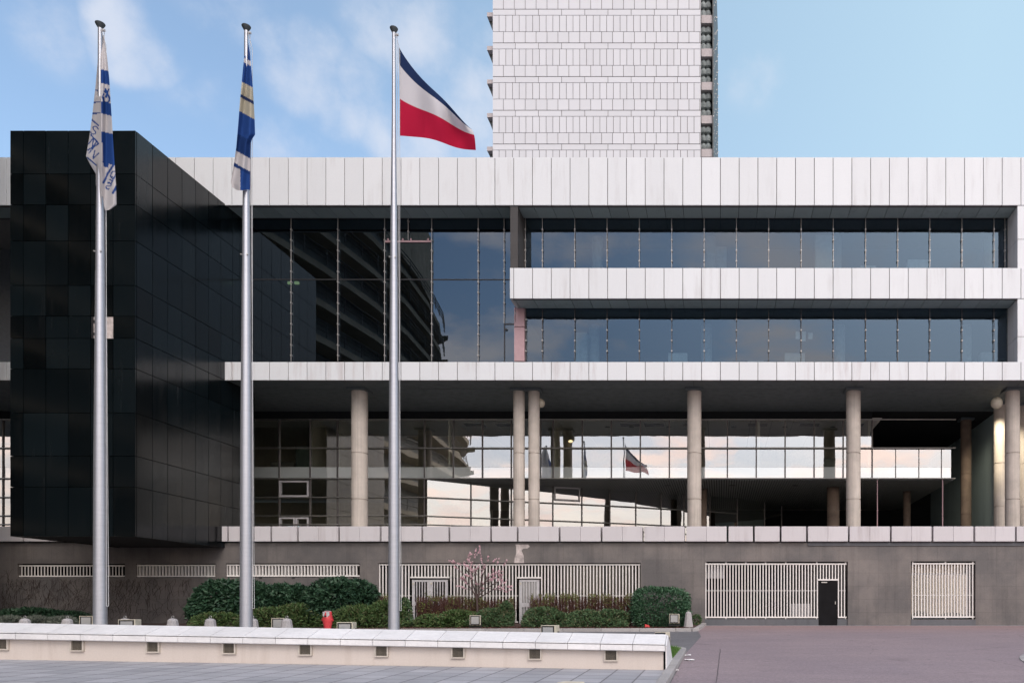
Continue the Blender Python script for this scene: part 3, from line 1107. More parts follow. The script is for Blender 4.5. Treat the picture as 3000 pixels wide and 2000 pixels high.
for zf in (.14, .2, .72, .78): m.box(x0, x0 + .14, DC + .01, DC + .06, z0 + (z1 - z0) * zf, z0 + (z1 - z0) * zf + .06)
m.box(x0, x0 + .085, DC + .02, DC + .06, z0, z1)
m.build('fixing_bracket', 'dark_metal', BLK)

# ---- hall: soffit, columns, glazing
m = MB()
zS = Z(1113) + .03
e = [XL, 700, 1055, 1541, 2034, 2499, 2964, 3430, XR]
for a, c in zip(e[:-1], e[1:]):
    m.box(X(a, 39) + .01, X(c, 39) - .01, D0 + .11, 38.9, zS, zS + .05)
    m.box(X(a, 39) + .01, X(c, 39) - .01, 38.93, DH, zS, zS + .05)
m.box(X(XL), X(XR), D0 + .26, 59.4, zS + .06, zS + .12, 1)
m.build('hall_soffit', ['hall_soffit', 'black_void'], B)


def hall_column(px, wpx, d, py_top=1141, mat='column_concrete', zt=None):
    m = MB()
    rr = wpx * d / FPX / 2
    x = X(px, d)
    zt = zt if zt is not None else zS
    z0 = Z(1592)
    cuts = sorted([Z(1463.5, 39), Z(1329, 39)])
    prof = [(rr, z0)]
    for c in cuts: prof += [(rr, c - .022), (rr - .03, c - .02), (rr - .03, c + .02), (rr, c + .022)]
    prof += [(rr, zt - .12)]
    m.lathe(x, d, prof, 40)
    col = m.build('column', mat, B, smooth=True)
    if zt > 10:
        c = MB(); c.lathe(x, d, [(rr + .2, zt - .12), (rr + .2, zt - .005)], 4)
        c = MB(); c.box(x - rr - .08, x + rr + .08, d - rr - .08, d + rr + .08, zt - .12, zt - .004)
        c.build('column_capital', 'hall_soffit', col)
    return col


for px, wp in ((1053.5, 45), (1520.5, 33), (1564.5, 32.5), (2034, 41.5), (2500, 42), (2966, 42), (3432, 42), (-330, 42), (130, 42)):
    hall_column(px, wp, 39.0)
hall_column(2929, 34, 41.6)
hall_column(2999, 30, 41.8)
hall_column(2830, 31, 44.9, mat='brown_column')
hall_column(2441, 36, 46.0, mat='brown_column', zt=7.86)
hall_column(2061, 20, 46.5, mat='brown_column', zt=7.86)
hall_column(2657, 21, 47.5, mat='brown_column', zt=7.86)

zTop, zMid, zSlab = Z(1230, DH), Z(1313, DH), Z(1402, DH)
zFloor = Z(1590)
hall_m = [-500 + 85 * i for i in range(14)] + [735, 818.6, 909, 989, 1074, 1159, 1244, 1328.5, 1413.6, 1498, 1584, 1621, 1706, 1791, 1876, 1961, 2046, 2131, 2215.5, 2300, 2385, 2470, 2555]
hall_m = sorted(q for q in hall_m if not 640 < q < 730)
# band above the hall glazing
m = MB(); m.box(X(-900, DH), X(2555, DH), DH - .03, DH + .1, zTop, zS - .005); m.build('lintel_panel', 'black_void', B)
xa_end = X(1250, DH)
for a, c in zip(hall_m[:-1], hall_m[1:]):
    m = MB()
    m.box(X(a, DH) + .02, X(c, DH) - .02, DH, DH + .012, Z(1367, DH), zTop)
    m.build('window_pane', 'hall_glass', B)
    m = MB()
    m.box(X(a, DH) + .02, X(c, DH) - .02, DH + .014, DH + .026, zSlab, Z(1367.5, DH))
    m.build('frosted_pane', 'hall_film', B)
    if c <= 1250:
        m = MB(); m.box(X(a, DH) + .02, X(c, DH) - .02, DH, DH + .012, zFloor, zSlab - .05)
        m.build('window_pane', 'hall_glass', B)
ml = MB()
for q in hall_m:
    zb = zFloor if q <= 1250 else zSlab
    ml.box(X(q, DH) - .035, X(q, DH) + .035, DH - .05, DH + .08, zb, zTop)
ml.build('mullions', 'mullion_metal', B)
# balustrade right of the hall
for a, c in ((2555, 2624), (2624, 2692), (2692, 2758), (2758, 2787)):
    m = MB(); m.box(X(a, DH) + .015, X(c, DH) - .015, DH, DH + .012, Z(1367, DH), zMid); m.build('balustrade_pane', 'hall_glass', B)
    m = MB(); m.box(X(a, DH) + .015, X(c, DH) - .015, DH + .014, DH + .026, zSlab, Z(1367.5, DH)); m.build('frosted_pane', 'hall_film', B)
for q in (2624, 2692, 2758):
    m = MB(); m.box(X(q, DH) - .02, X(q, DH) + .02, DH - .03, DH + .05, zSlab, zMid)
    m.build('balustrade_post', 'mullion_metal', B)
# horizontal rails
for zr, x0, x1 in ((zTop, -900, 2801), (zMid, -900, 2800), (zSlab, -900, 2800)):
    m = MB(); m.tube((X(x0, DH - .2), DH - .14, zr), (X(x1, DH - .2), DH - .14, zr), .035, n=10); m.build('rail', 'rail_metal', B, smooth=True)
# curved lower glazing
plan = [(X(1250, DH), DH), (X(1380, 44.1), 44.1), (X(1498, 44.9), 44.9), (X(1620, 45.6), 45.6), (X(1705, 46.2), 46.2), (X(1787, 46.8), 46.8), (X(1863, 47.4), 47.4), (X(1937, 48.1), 48.1), (X(2004, 48.7), 48.7), (X(2080, 49.5), 49.5), (X(2160, 50.6), 50.6), (X(2240, 52.0), 52.0), (X(2290, 54.0), 54.0)]
for (xa, ya), (xb, yb) in zip(plan[:-1], plan[1:]):
    m = MB()
    a, c = Vector((xa, ya, 0)), Vector((xb, yb, 0))
    t = (c - a).normalized(); nr = Vector((-t.y, t.x, 0)) * .012
    a2, c2 = a + t * .03, c - t * .03
    q = [a2, c2, c2 + nr, a2 + nr]
    m.hexa([(v.x, v.y, zFloor) for v in q] + [(v.x, v.y, zSlab - .05) for v in q])
    m.build('window_pane', 'hall_glass', B)
    m = MB()
    m.box(xb - .035, xb + .035, yb - .05, yb + .06, zFloor, zSlab - .05)
    m.build('mullion', 'mullion_metal', B)
for py in (1457, 1511, 1536):
    zr = Z(py, DH)
    m = MB()
    m.tube((X(-900, DH), DH - .14, zr), (plan[0][0], DH - .14, zr), .03, n=8)
    for (xa, ya), (xb, yb) in zip(plan[:10], plan[1:11]):
        m.tube((xa, ya - .16, zr), (xb, yb - .16, zr), .03, n=8)
    m.build('rail', 'rail_metal', B, smooth=True)
# slatted ceiling under the mezzanine
m = MB()
i = 0
x = X(1240, DH)
while x < X(2790, DH):
    m.box(x, x + .10, DH + .1, 56, zSlab - .06, zSlab - .02)
    x += .14
m.box(X(1240, DH), X(2795, DH), DH + .08, 56, zSlab - .015, zSlab + .02, 1)
m.build('slatted_ceiling', ['slat_ceiling', 'black_void'], B)
for px in (1955, 2145, 2330):
    m = MB(); m.lathe(X(px, 45.2), 45.2, [(.18, zSlab - .08), (.18, zSlab - .061)], 16); m.build('downlight', 'dark_metal', B)
# mezzanine rooms: floor, ceiling with tiles, back wall, partitions
m = MB(); m.box(X(-900, DH), X(2787, DH), DH + .1, 57, zSlab + .03, zSlab + .1); m.build('mezzanine_floor', 'office_floor', B)
m = MB()
x = X(-300, DH)
zc = zTop + .12
while x < X(2550, DH):
    y = DH + .12
    while y < 51:
        m.box(x + .012, x + 1.188, y + .012, y + 1.188, zc, zc + .03)
        y += 1.2
    x += 1.2
m.build('tiled_ceiling', 'tile_ceiling', B)
for px in (1330, 1420, 1780, 1850, 1960, 2150, 2300, 2440):
    m = MB()
    m.lathe(X(px, 45.4), 45.4, [(.15, zc - .02), (.15, zc - .002)], 14)
    m.box(X(px, 45.4) + .8, X(px, 45.4) + 1.9, 44.6, 45.2, zc - .015, zc - .003)
    m.build('downlight', 'dark_metal', B)
m = MB(); m.box(X(-900, DH), X(2540, DH), 51, 51.15, zSlab + .1, zc); 
xw = [X(300, 52), X(838, 52), X(878, 52), X(1010, 52), X(1040, 52), X(1400, 52)]
for i in range(0, 5, 2): m.box(xw[i], xw[i + 1], 52, 52.15, zFloor, zSlab - .1)
for i in (1, 3): m.box(xw[i] + .001, xw[i + 1] - .001, 52.01, 52.14, zFloor, zFloor + 1.3); m.box(xw[i] + .001, xw[i + 1] - .001, 52.01, 52.14, zFloor + 2.4, zSlab - .1)
m.build('hall_wall', 'cream_wall', B)
m = MB(); m.box(X(560, DH), X(XR), 59.3, 59.45, 0, zFloor + 1.0)
for i in range(16): m.box(X(560, DH) + i * 3.4, X(560, DH) + i * 3.4 + 2.1, 59.3, 59.45, zFloor + 1.0, Z(1070))
m.build('rear_wall', 'cream_wall', B)
for px in (905, 985, 1310, 1620, 2220, 2545):
    m = MB(); m.box(X(px, DH), X(px, DH) + .12, DH + .15, 50.9, zSlab + .11, zc - .005); m.build('partition', 'cream_wall', B)
random.seed(5)
for px in (770, 840, 870, 940, 1040, 1120, 1200, 1370, 1450, 1760, 1900, 2050, 2180, 2400):
    m = MB()
    x0 = X(px, 44.5)
    y0 = DH + random.uniform(.8, 2.6)
    hh = random.choice((.75, .75, 1.2, 1.9))
    wd = random.uniform(.8, 1.5)
    m.box(x0, x0 + wd, y0, y0 + .6, zSlab + .1 + hh - .05, zSlab + .1 + hh)
    for dx in (.02, wd - .08): m.box(x0 + dx, x0 + dx + .06, y0 + .03, y0 + .57, zSlab + .1, zSlab + .1 + hh - .052)
    if hh > 1: m.box(x0 + .08, x0 + wd - .08, y0 + .1, y0 + .5, zSlab + .1, zSlab + .1 + hh - .053)
    m.build('office_desk', random.choice(('office_white', 'cabinet_green')), B)
for px in (760, 845, 930, 1010, 1100, 1190):
    m = MB(); x0 = X(px, 45.5)
    m.box(x0, x0 + 1.35, 45.4, 46.0, zFloor, zFloor + 1.12); m.box(x0 - .03, x0 + 1.38, 45.36, 46.04, zFloor + 1.125, zFloor + 1.17)
    m.build('counter', 'cabinet_green', B)
# opening light and glazed door in the lower hall glazing
for (a, t, c, bt) in ((820, 1408, 906, 1455), (820, 1515, 866, 1590), (868, 1515, 906, 1590)):
    m = MB()
    fw = 4.5
    m.box(X(a, DH), X(c, DH), DH - .09, DH - .01, Z(t + fw, DH), Z(t, DH))
    m.box(X(a, DH), X(c, DH), DH - .09, DH - .01, Z(bt, DH), Z(bt - fw, DH))
    m.box(X(a, DH), X(a + fw, DH), DH - .09, DH - .01, Z(bt - fw, DH), Z(t + fw, DH))
    m.box(X(c - fw, DH), X(c, DH), DH - .09, DH - .01, Z(bt - fw, DH), Z(t + fw, DH))
    m.build('opening_frame', 'window_frame_pale', B)
m = MB()
x0, x1 = plan[3], plan[4]
# frame of the opening light in the curved glazing
for (fa, fb, za, zb) in ((0.06, .94, Z(1410, DH), Z(1408, DH) + .0), (0.06, .94, Z(1448, DH), Z(1446, DH)), (.06, .1, Z(1448, DH), Z(1408, DH)), (.9, .94, Z(1448, DH), Z(1408, DH))):
    p0 = Vector((plan[3][0], plan[3][1] - .08, 0)).lerp(Vector((plan[4][0], plan[4][1] - .08, 0)), fa)
    p1 = Vector((plan[3][0], plan[3][1] - .08, 0)).lerp(Vector((plan[4][0], plan[4][1] - .08, 0)), fb)
    m.hexa([(p0.x, p0.y - .03, za), (p1.x, p1.y - .03, za), (p1.x, p1.y + .03, za), (p0.x, p0.y + .03, za), (p0.x, p0.y - .03, zb + .06), (p1.x, p1.y - .03, zb + .06), (p1.x, p1.y + .03, zb + .06), (p0.x, p0.y + .03, zb + .06)])
m.build('opening_frame', 'window_frame_pale', B)
# back of the void, side wall at right, floor of terrace
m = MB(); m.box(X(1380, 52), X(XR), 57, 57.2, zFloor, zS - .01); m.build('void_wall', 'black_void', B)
m = MB(); m.box(15.1, 15.4, 42.0, 56.9, zFloor, zS - .01); m.build('side_wall', 'soffit_panel', B)
m = MB(); m.box(X(XL), X(XR), D0 + .02, 57, zFloor - .25, zFloor - .003); m.build('terrace_floor', 'concrete_floor', B)
m = MB(); m.box(X(2760, DH), X(2763, DH), DH - .02, DH + .02, zFloor, zSlab - .03); m.box(X(2569, DH), X(2571.5, DH), DH - .02, DH + .02, zFloor, zSlab - .03); m.build('hanger_rod', 'pink_paint', B)

# ---- parapet blocks
pg = [-900, -778, -655, -532, -455, -378, -255, -132, -9, 68, 145, 268, 391, 468, 545, 667, 742.5, 794, 872, 992.5, 1114.5, 1236.5, 1316, 1438, 1516, 1639, 1762, 1884.5, 2008, 2131.5, 2208.5, 2287, 2364.5, 2487, 2610, 2732, 2854.5, 2976.5, 3099, 3222, 3299, 3376, 3499, 3622, 3745, 3868, 3991, 4114]
for a, c in zip(pg[:-1], pg[1:]):
    m = MB()
    y0 = D0 - .22
    w_ = X(c, y0) - X(a, y0) - .09
    xa = X(a, y0) + .045
    zt, zb = Z(1541, y0), Z(1585, y0)
    n = 2 if w_ > 1.5 else 1
    for q in range(n):
        m.box(xa + w_ * q / n + (.004 if q else 0), xa + w_ * (q + 1) / n - (.004 if q < n - 1 else 0), y0, y0 + .62, zb, zt)
    m.build('parapet_block', 'parapet_concrete', B, bevel=0.012)
m = MB(); m.box(X(XL), X(XR), D0 + .15, D0 + .5, Z(1592), Z(1583)); m.build('terrace_edge', 'dark_metal', B)
m = MB(); m.box(X(2367), X(XR), D0 - .05, D0 - .004, Z(1598), Z(1588)); m.build('drip_flashing', 'granite_plinth', B)

# ---- granite base wall with openings
holes = [(51, 1650, 366, 1691), (397, 1650, 631, 1691), (661, 1649, 1054, 1690), (1108, 1648, 1877, 1826), (2065, 1644, 2484, 1831), (2669, 1643, 2858, 1813)]
m = MB()
xsn = sorted({XL, XR} | {h[0] for h in holes} | {h[2] for h in holes})
ysn = sorted({1592, 1840} | {h[1] for h in holes} | {h[3] for h in holes})
for i in range(len(xsn) - 1):
    run = None
    for j in range(len(ysn) - 1):
        cx, cy = (xsn[i] + xsn[i + 1]) / 2, (ysn[j] + ysn[j + 1]) / 2
        inside = any(h[0] < cx < h[2] and h[1] < cy < h[3] for h in holes)
        if not inside and run is None: run = ysn[j]
        if (inside or j == len(ysn) - 2) and run is not None:
            end = ysn[j] if inside else ysn[j + 1]
            m.box(X(xsn[i]), X(xsn[i + 1]), D0, D0 + .5, Z(end), Z(run))
            run = None
m.build('granite_wall', 'granite_wall', B)
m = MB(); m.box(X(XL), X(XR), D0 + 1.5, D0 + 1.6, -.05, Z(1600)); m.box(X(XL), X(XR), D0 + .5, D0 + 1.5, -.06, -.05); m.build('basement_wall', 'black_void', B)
m = MB(); m.box(X(2065), X(2398.5), D0 + .06, D0 + .4, -.05, Z(1812)); m.build('plinth', 'granite_plinth', B)
m = MB(); m.box(X(2454), X(2484), D0 + .06, D0 + .4, -.05, Z(1812)); m.build('plinth', 'granite_plinth', B)
m = MB(); m.box(X(2669), X(2858), D0 - .03, D0 - .004, -.02, Z(1814)); m.build('plinth', 'granite_plinth', B)


def grille(name, x0, x1, y0, y1, step, bw, d=D0 + .10, bd=.10, rails=(), skip=(), top_lugs=(), ybs=None, thick_top=3.2):
    m = MB()
    x = x0
    while x <= x1 + .1:
        yb = y1
        for (sa, sb, sy) in skip:
            if sa - 1 < x < sb + 1: yb = sy
        m.box(X(x - bw / 2, d), X(x + bw / 2, d), d, d + bd, Z(yb, d), Z(y0, d))
        x += step
    m.box(X(x0 - 2, d), X(x1 + 2, d), d - .015, d + bd + .01, Z(y0 + thick_top, d), Z(y0, d) + .015)
    if not skip:
        m.box(X(x0 - 2, d), X(x1 + 2, d), d - .015, d + bd + .01, Z(y1, d) - .015, Z(y1 - thick_top, d))
    else:
        e = [x0 - 2] + [q for s_ in skip for q in (s_[0], s_[1])] + [x1 + 2]
        for a, c in zip(e[0::2], e[1::2]):
            m.box(X(a, d), X(c, d), d - .015, d + bd + .01, Z(y1, d) - .015, Z(y1 - thick_top, d))
        for s_ in skip:
            m.box(X(s_[0] - 2, d), X(s_[1] + 2, d), d - .02, d + bd + .015, Z(s_[2], d) - .02, Z(s_[2] - 3, d))
    for yr in rails:
        e = [x0] + [q for s_ in skip for q in (s_[0], s_[1]) if s_[2] < yr] + [x1]
        for a, c in zip(e[0::2], e[1::2]):
            m.box(X(a, d), X(c, d), d + .03, d + .06, Z(yr + .7, d), Z(yr - .7, d))
    for lx in top_lugs:
        m.box(X(lx - 2, d), X(lx + 2, d), d - .01, d + .05, Z(y0, d) + .016, Z(y0 - 4.5, d))
        m.box(X(lx - 1.2, d), X(lx + 1.2, d), d - .01, d + .03, Z(y1 + 5, d), Z(y1, d) - .016)
    return m.build(name, 'grille_paint', B)


grille('window_grille', 54, 364, 1655, 1688, 9.5, 2.6, bd=.03)
grille('window_grille', 400, 629, 1654, 1688, 9.5, 3.2)
grille('window_grille', 664, 1052, 1653, 1687, 9.5, 3.4)
grille('window_grille', 1112, 1874, 1652, 1822, 9.5, 3.3, bd=.05, rails=(1744,), skip=((1204, 1314, 1691), (1517, 1584, 1692)))
grille('window_grille', 2068, 2478, 1650, 1808, 8.83, 3.2, bd=.05, rails=(1729,), skip=((2397, 2455, 1698),), top_lugs=(2068, 2127, 2185, 2243, 2302, 2393, 2477))
grille('window_grille', 2674, 2853, 1649, 1807, 8.8, 3.2, rails=(1742,), top_lugs=(2674, 2770, 2850))
# panes behind the strip grilles
for a, c in ((51, 366), (397, 631), (661, 1054)):
    m = MB(); m.box(X(a), X(c), D0 + .30, D0 + .32, Z(1691), Z(1649)); m.build('strip_pane', 'dark_pane', B)
m = MB(); m.box(X(1108), X(1877), D0 + .6, D0 + .62, 0, Z(1648)); m.build('strip_pane', 'dark_pane', B)
for px in (764, 860, 954, 1038):
    m = MB(); m.box(X(px - 4), X(px + 4), D0 - .03, D0 - .003, Z(1693), Z(1690)); m.build('grille_bracket', 'dark_metal', B)


def barred_door(x0, x1, y0, y1, leaves, d=D0 + .16, glass='dark_pane'):
    wleaf = (x1 - x0) / leaves
    for q in range(leaves):
        a, c = x0 + q * wleaf, x0 + (q + 1) * wleaf
        m = MB()
        st = 8
        m.box(X(a, d) + .004, X(a + st, d), d, d + .06, Z(y1, d), Z(y0, d))
        m.box(X(c - st, d), X(c, d) - .004, d, d + .06, Z(y1, d), Z(y0, d))
        m.box(X(a + st, d), X(c - st, d), d + .003, d + .057, Z(y0 + 6, d), Z(y0, d))
        m.box(X(a + st, d), X(c - st, d), d + .003, d + .057, Z(y1, d), Z(y1 - 8, d))
        ym = y0 + (y1 - y0) * .48
        m.box(X(a + st, d), X(c - st, d), d + .003, d + .057, Z(ym + 12, d), Z(ym, d))
        k_ = a + st + 5
        while k_ < c - st - 2:
            m.box(X(k_, d), X(k_ + 2.4, d), d - .02, d + .02, Z(y1, d), Z(y0 + 4, d)); k_ += 8
        dr = m.build('barred_door', 'window_frame_pale', B)
        m = MB(); m.box(X(a + st, d), X(c - st, d), d + .062, d + .072, Z(y1, d), Z(y0, d)); m.build('door_pane', glass, dr)
        m = MB(); m.box(X(a + 3, d), X(a + 6, d), d - .05, d - .004, Z(y0 + 14, d), Z(y0 + 9, d)); m.build('door_fitting', 'lamp_beige', dr)


barred_door(1207, 1312, 1697, 1830, 2)
barred_door(1521, 1580, 1697, 1838, 1, glass='flood_glass')
# black steel door and ventilation louvres at right
m = MB(); m.box(X(2399), X(2453.5), D0 + .10, D0 + .16, 0.0, Z(1700)); dr = m.build('steel_door', 'black_door', B)
m = MB(); m.box(X(2407), X(2424), D0 + .07, D0 + .098, Z(1706), Z(1703)); m.build('door_closer', 'rail_metal', dr)
m = MB(); m.box(X(2447), X(2449), D0 + .06, D0 + .098, 1.0, 1.14); m.build('handle', 'rail_metal', dr)
for (a, t, c, bt) in ((2069, 1652, 2120, 1690), (2322, 1767, 2375, 1806)):
    m = MB()
    y = t
    while y < bt:
        m.box(X(a), X(c), D0 + .42, D0 + .45, Z(y + 1.9), Z(y)); y += 2.7
    for q in (a, c): m.box(X(q - 1), X(q + 1), D0 + .40, D0 + .46, Z(bt), Z(t))
    m.build('louvre', 'window_frame_pale', B)
# window behind the right-hand grille
m = MB(); m.box(X(2671), X(2836), D0 + .33, D0 + .35, Z(1810), Z(1681)); m.build('window_pane', 'hall_glass', B)
m = MB(); m.box(X(2671), X(2838), D0 + .30, D0 + .36, Z(1681), Z(1677)); m.box(X(2836), X(2842), D0 + .30, D0 + .36, Z(1810), Z(1650)); m.build('window_frame', 'window_frame_pale', B)
m = MB()
for i in range(24):
    x0 = 2672 + i * 6.8
    m.box(X(x0), X(x0 + 6.3), D0 + .42 + (i % 2) * .03, D0 + .44 + (i % 2) * .03, Z(1808), Z(1652))
m.build('curtain', 'curtain', B)
# where facing slabs have broken away
m = MB()
pts = [(1510, 1594), (1548, 1594), (1552, 1600), (1545, 1606), (1533, 1606), (1528, 1612), (1534, 1626), (1535, 1648), (1507, 1648), (1508, 1632), (1512, 1622), (1513, 1604)]
m.prism([(X(a), D0 - .012, Z(c)) for a, c in pts], (0, .008, 0)); m.build('exposed_mortar', 'exposed_mortar', B)

# ------------------------------------------------------------------ tower behind
T = thing('tower_block', 'tall pale panelled tower block rising behind the office roof', 'tower', (X(1750, 75), 75, 0))
DT = 75.0
x0, x1 = 1443, 2053
m = MB()
per = 98.6
yref = [-90.6 - 3 * per + i * per for i in range(12)]     # top of each thin course
gp = .045
for yb in yref:
    # thin course, tall narrow panels, square panels
    y1, y2, y3, y4 = yb + 20, yb + 37.5, yb + 85.5, yb + 118
    def course(ya, yc, w0, off):
        xx = x0 + off - w0
        while xx < x1:
            a, c = max(x0, xx), min(x1, xx + w0)
            if c - a > 1.5:
                m.box(X(a, DT) + gp / 2, X(c, DT) - gp / 2, DT, DT + .08, Z(yc, DT) + gp / 2, Z(ya, DT) - gp / 2)
            xx += w0
    course(y1, y2, 67.9, 66.5)
    course(y2, y3, 19.7, 19)
    course(y3, y4, 32.0, 31.5)
m.box(X(x0, DT) + .03, X(x1, DT) - .03, DT + .05, DT + .4, -.05, Z(-300, DT), 1)
m.build('panelled_front', ['white_panel_tower', 'joint'], T)
m = MB(); m.box(X(x0, DT), X(x1, DT), DT + .42, 95, -.05, Z(-300, DT)); m.build('tower_core', 'white_panel_tower', T)
for i in range(12):
    yy = 30 + (i - 3) * 98.6
    m = MB()
    xa, xb = X(1424, DT), X(1443, DT)
    zt, zm, zb = Z(yy, DT), Z(yy + 12, DT), Z(yy + 58, DT)
    m.box(xa, xb, DT + .3, DT + 12, zm, zt)
    m.prism([(xa + .02, DT + .9, zm - .005), (xb - .005, DT + .9, zm - .005), (xb - .005, DT + .9, zb)], (0, 11, 0), 1)
    m.build('balcony_fin', ['tower_balcony', 'bay_dark'], T)
    yy = 38 + (i - 3) * 98.3
    m = MB()
    m.box(X(2054.5, DT), X(2087, DT), DT + .3, DT + 5, Z(yy + 23, DT), Z(yy, DT))
    m.build('balcony_slab', 'tower_balcony', T)
    m = MB()
    for u in range(3):
        for q in range(2):
            z0, z1 = Z(yy + 23 + (u + 1) * 25, DT), Z(yy + 23 + u * 25, DT)
            px = 2061 + q * 14
            m.lathe(X(px, DT + .8), DT + .8, [(.05, z0), (.3, z0 + .15), (.34, (z0 + z1) / 2), (.22, z1 - .1), (.04, z1)], 8)
    for q in (0, 1): m.tube((X(2057, DT), DT + 1.4, Z(yy + 40 + 30 * q, DT)), (X(2087, DT), DT + 1.4, Z(yy + 44 + 30 * q, DT)), .04)
    m.build('balcony_screen', 'bay_screen', T)
m = MB(); m.box(X(2054.5, DT), X(2087, DT), DT + 3.2, DT + 5.2, -.05, Z(-300, DT)); m.build('bay_wall', 'bay_screen', T)
m = MB()
z = 0.0
DTs = DT + .1
m.hexa([(X(2087.5, DT), DTs, 0), (X(2091, DT), DTs, 0), (X(2107, 92), 92, 0), (X(2087.5, DT), 92, 0),
        (X(2087.5, DT), DTs, Z(-300, DT)), (X(2091, DT), DTs, Z(-300, DT)), (X(2103, 92), 92, Z(-300, DT)), (X(2087.5, DT), 92, Z(-300, DT))])
m.build('side_wing', 'bay_dark', T)
random.seed(9)
m = MB()
zz_ = 12.0
while zz_ < 66:
    for q in range(8):
        t = q / 8 + random.uniform(0, .04)
        px = 2091.5 + (2106 - 2091) * t
        dd = DT + .1 + 17 * t
        m.box(X(px, dd) - .045 - .02, X(px, dd) + .02, dd - .06, dd - .02, zz_ + t * 1.0, zz_ + t * 1.0 + .09)
    zz_ += 1.55
m.build('wing_fittings', 'grille_paint', T)['kind'] = 'stuff'

# ------------------------------------------------------------------ block across the plaza, seen mirrored in the glazing
O = thing('balcony_block', 'sandy curved block with stepped balconies mirrored in the dark lobby glazing', 'office building', (-36, 0, -1))
curve = [(-33.5, 34), (-32.5, 25), (-31.2, 18), (-30.4, 11), (-30.4, 4), (-31.0, -3), (-32.0, -9), (-33.2, -13)]  # unseen near end added, drawn forward to shade the left part of the facade
zb0 = -2.0
floors = 12
for f in range(floors):
    z0 = zb0 + 3.4 + f * 2.75
    m = MB()
    for (xa, ya), (xb, yb) in zip(curve[:-1], curve[1:]):
        o_ = 2.0 - f * .07
        m.hexa([(xa - 1, ya, z0), (xb - 1, yb, z0), (xb + o_, yb, z0), (xa + o_, ya, z0), (xa - 1, ya, z0 + .5), (xb - 1, yb, z0 + .5), (xb + o_, yb, z0 + .5), (xa + o_, ya, z0 + .5)])
    m.hexa([(-34.5, -15.0, z0), (-33.4, -15.2, z0), (-33.2 + 2.0, -13, z0), (-34.2, -13, z0), (-34.5, -15.0, z0 + .5), (-33.4, -15.2, z0 + .5), (-31.2, -13, z0 + .5), (-34.2, -13, z0 + .5)])
    m.build('balcony_slab', 'sandy_panel', O)
    m = MB()
    for (xa, ya), (xb, yb) in zip(curve[:-1], curve[1:]):
        for zr in (.9, 1.25, 1.6): m.tube((xa + 1.6, ya, z0 + zr), (xb + 1.6, yb, z0 + zr), .05, n=5)
        for u in (0, .33, .66):
            xx, yy = xa + (xb - xa) * u + 1.6, ya + (yb - ya) * u
            m.tube((xx, yy, z0 + .5), (xx, yy, z0 + 1.65), .04, n=4)
    m.build('railing', 'dark_metal', O)
ztop = zb0 + 3.4 + floors * 2.75
m = MB()
for (xa, ya), (xb, yb) in zip(curve[:-1], curve[1:]):
    m.hexa([(xa - 8, ya, zb0), (xb - 8, yb, zb0), (xb - .2, yb, zb0), (xa - .2, ya, zb0), (xa - 8, ya, ztop), (xb - 8, yb, ztop), (xb - .2, yb, ztop), (xa - .2, ya, ztop)])
m.build('glazed_wall', 'bay_dark', O)
m = MB()
for (xa, ya), (xb, yb) in zip(curve[:-1], curve[1:]):
    for u in range(3):
        t0, t1 = u / 3 + .006, (u + 1) / 3 - .006
        pa = (xa + (xb - xa) * t0, ya + (yb - ya) * t0); pb = (xa + (xb - xa) * t1, ya + (yb - ya) * t1)
        for (za, zc_) in ((ztop, ztop + 3.4), (ztop + 3.43, ztop + 7)):
            m.hexa([(pa[0] - 8, pa[1], za), (pb[0] - 8, pb[1], za), (pb[0] + .3, pb[1], za), (pa[0] + .3, pa[1], za), (pa[0] - 8, pa[1], zc_), (pb[0] - 8, pb[1], zc_), (pb[0] + .3, pb[1], zc_), (pa[0] + .3, pa[1], zc_)])
m.build('parapet_wall', 'sandy_panel', O)
m = MB(); m.box(-41.5, -33.6, -13.6, -13.05, zb0, ztop + 6.5); m.build('end_wall', 'sandy_panel', O)

# ------------------------------------------------------------------ low wall with coping and vents
LW = thing('low_wall', 'long low white wall with sloping marble coping and small grated vents in front of the poles', 'wall', (-12, 18.2, plaza_z(-12, 18.2)))
CAPL = 19.8


def wall_pt(x): return -0.0138 * 0 + (x + 16.43)


def lip_top(x): return H - .487 - (x + 16.0) * .0181
def lip_bot(x): return H - .642 - (x + 16.0) * .0184
def apex(x): return H - .264 - (x + 16.9) * .0174


xe = -1.265
unit = 0.7365
m = MB()
xs2 = []
x = xe
first = True
while x > -40:
    nx = x - (unit if not first else 1.10 * .667)
    first = False
    a, c = nx + .007, x - .006
    lip = lambda q: [(17.97, lip_bot(q)), (17.90, lip_bot(q) + .02), (17.90, lip_top(q) - .016), (18.26, lip_top(q) - .016), (18.3, lip_bot(q))]
    top = lambda q: [(17.895, lip_top(q)), (17.895, lip_top(q) + .012), (18.5, apex(q)), (18.62, apex(q) - .02), (19.9, plaza_z(q, 18) + .15), (18.3, lip_top(q) - .2), (18.25, lip_top(q))]
    for prof in (lip, top):
        pa, pc = prof(a), prof(c)
        b0 = len(m.v)
        k_ = len(pa)
        m.v += [(a, yy, zz2) for yy, zz2 in pa] + [(c, yy, zz2) for yy, zz2 in pc]
        m.f.append(tuple(range(b0, b0 + k_))); m.m.append(0)
        m.f.append(tuple(reversed(range(b0 + k_, b0 + 2 * k_)))); m.m.append(0)
        for i in range(k_):
            j = (i + 1) % k_
            m.f.append((b0 + j, b0 + i, b0 + k_ + i, b0 + k_ + j)); m.m.append(0)
    x = nx
m.build('coping', 'white_marble', LW)
m = MB()
xa, xb = -40.0, -1.315
q0 = [(xa, 18.05), (xb, 18.05), (xb, 18.28), (xa, 18.28)]
m.hexa([(x, y, plaza_z(x, y) - .1) for x, y in q0] + [(x, y, lip_bot(x) - .002 + (.1 if y > 18.1 else .05)) for x, y in q0])
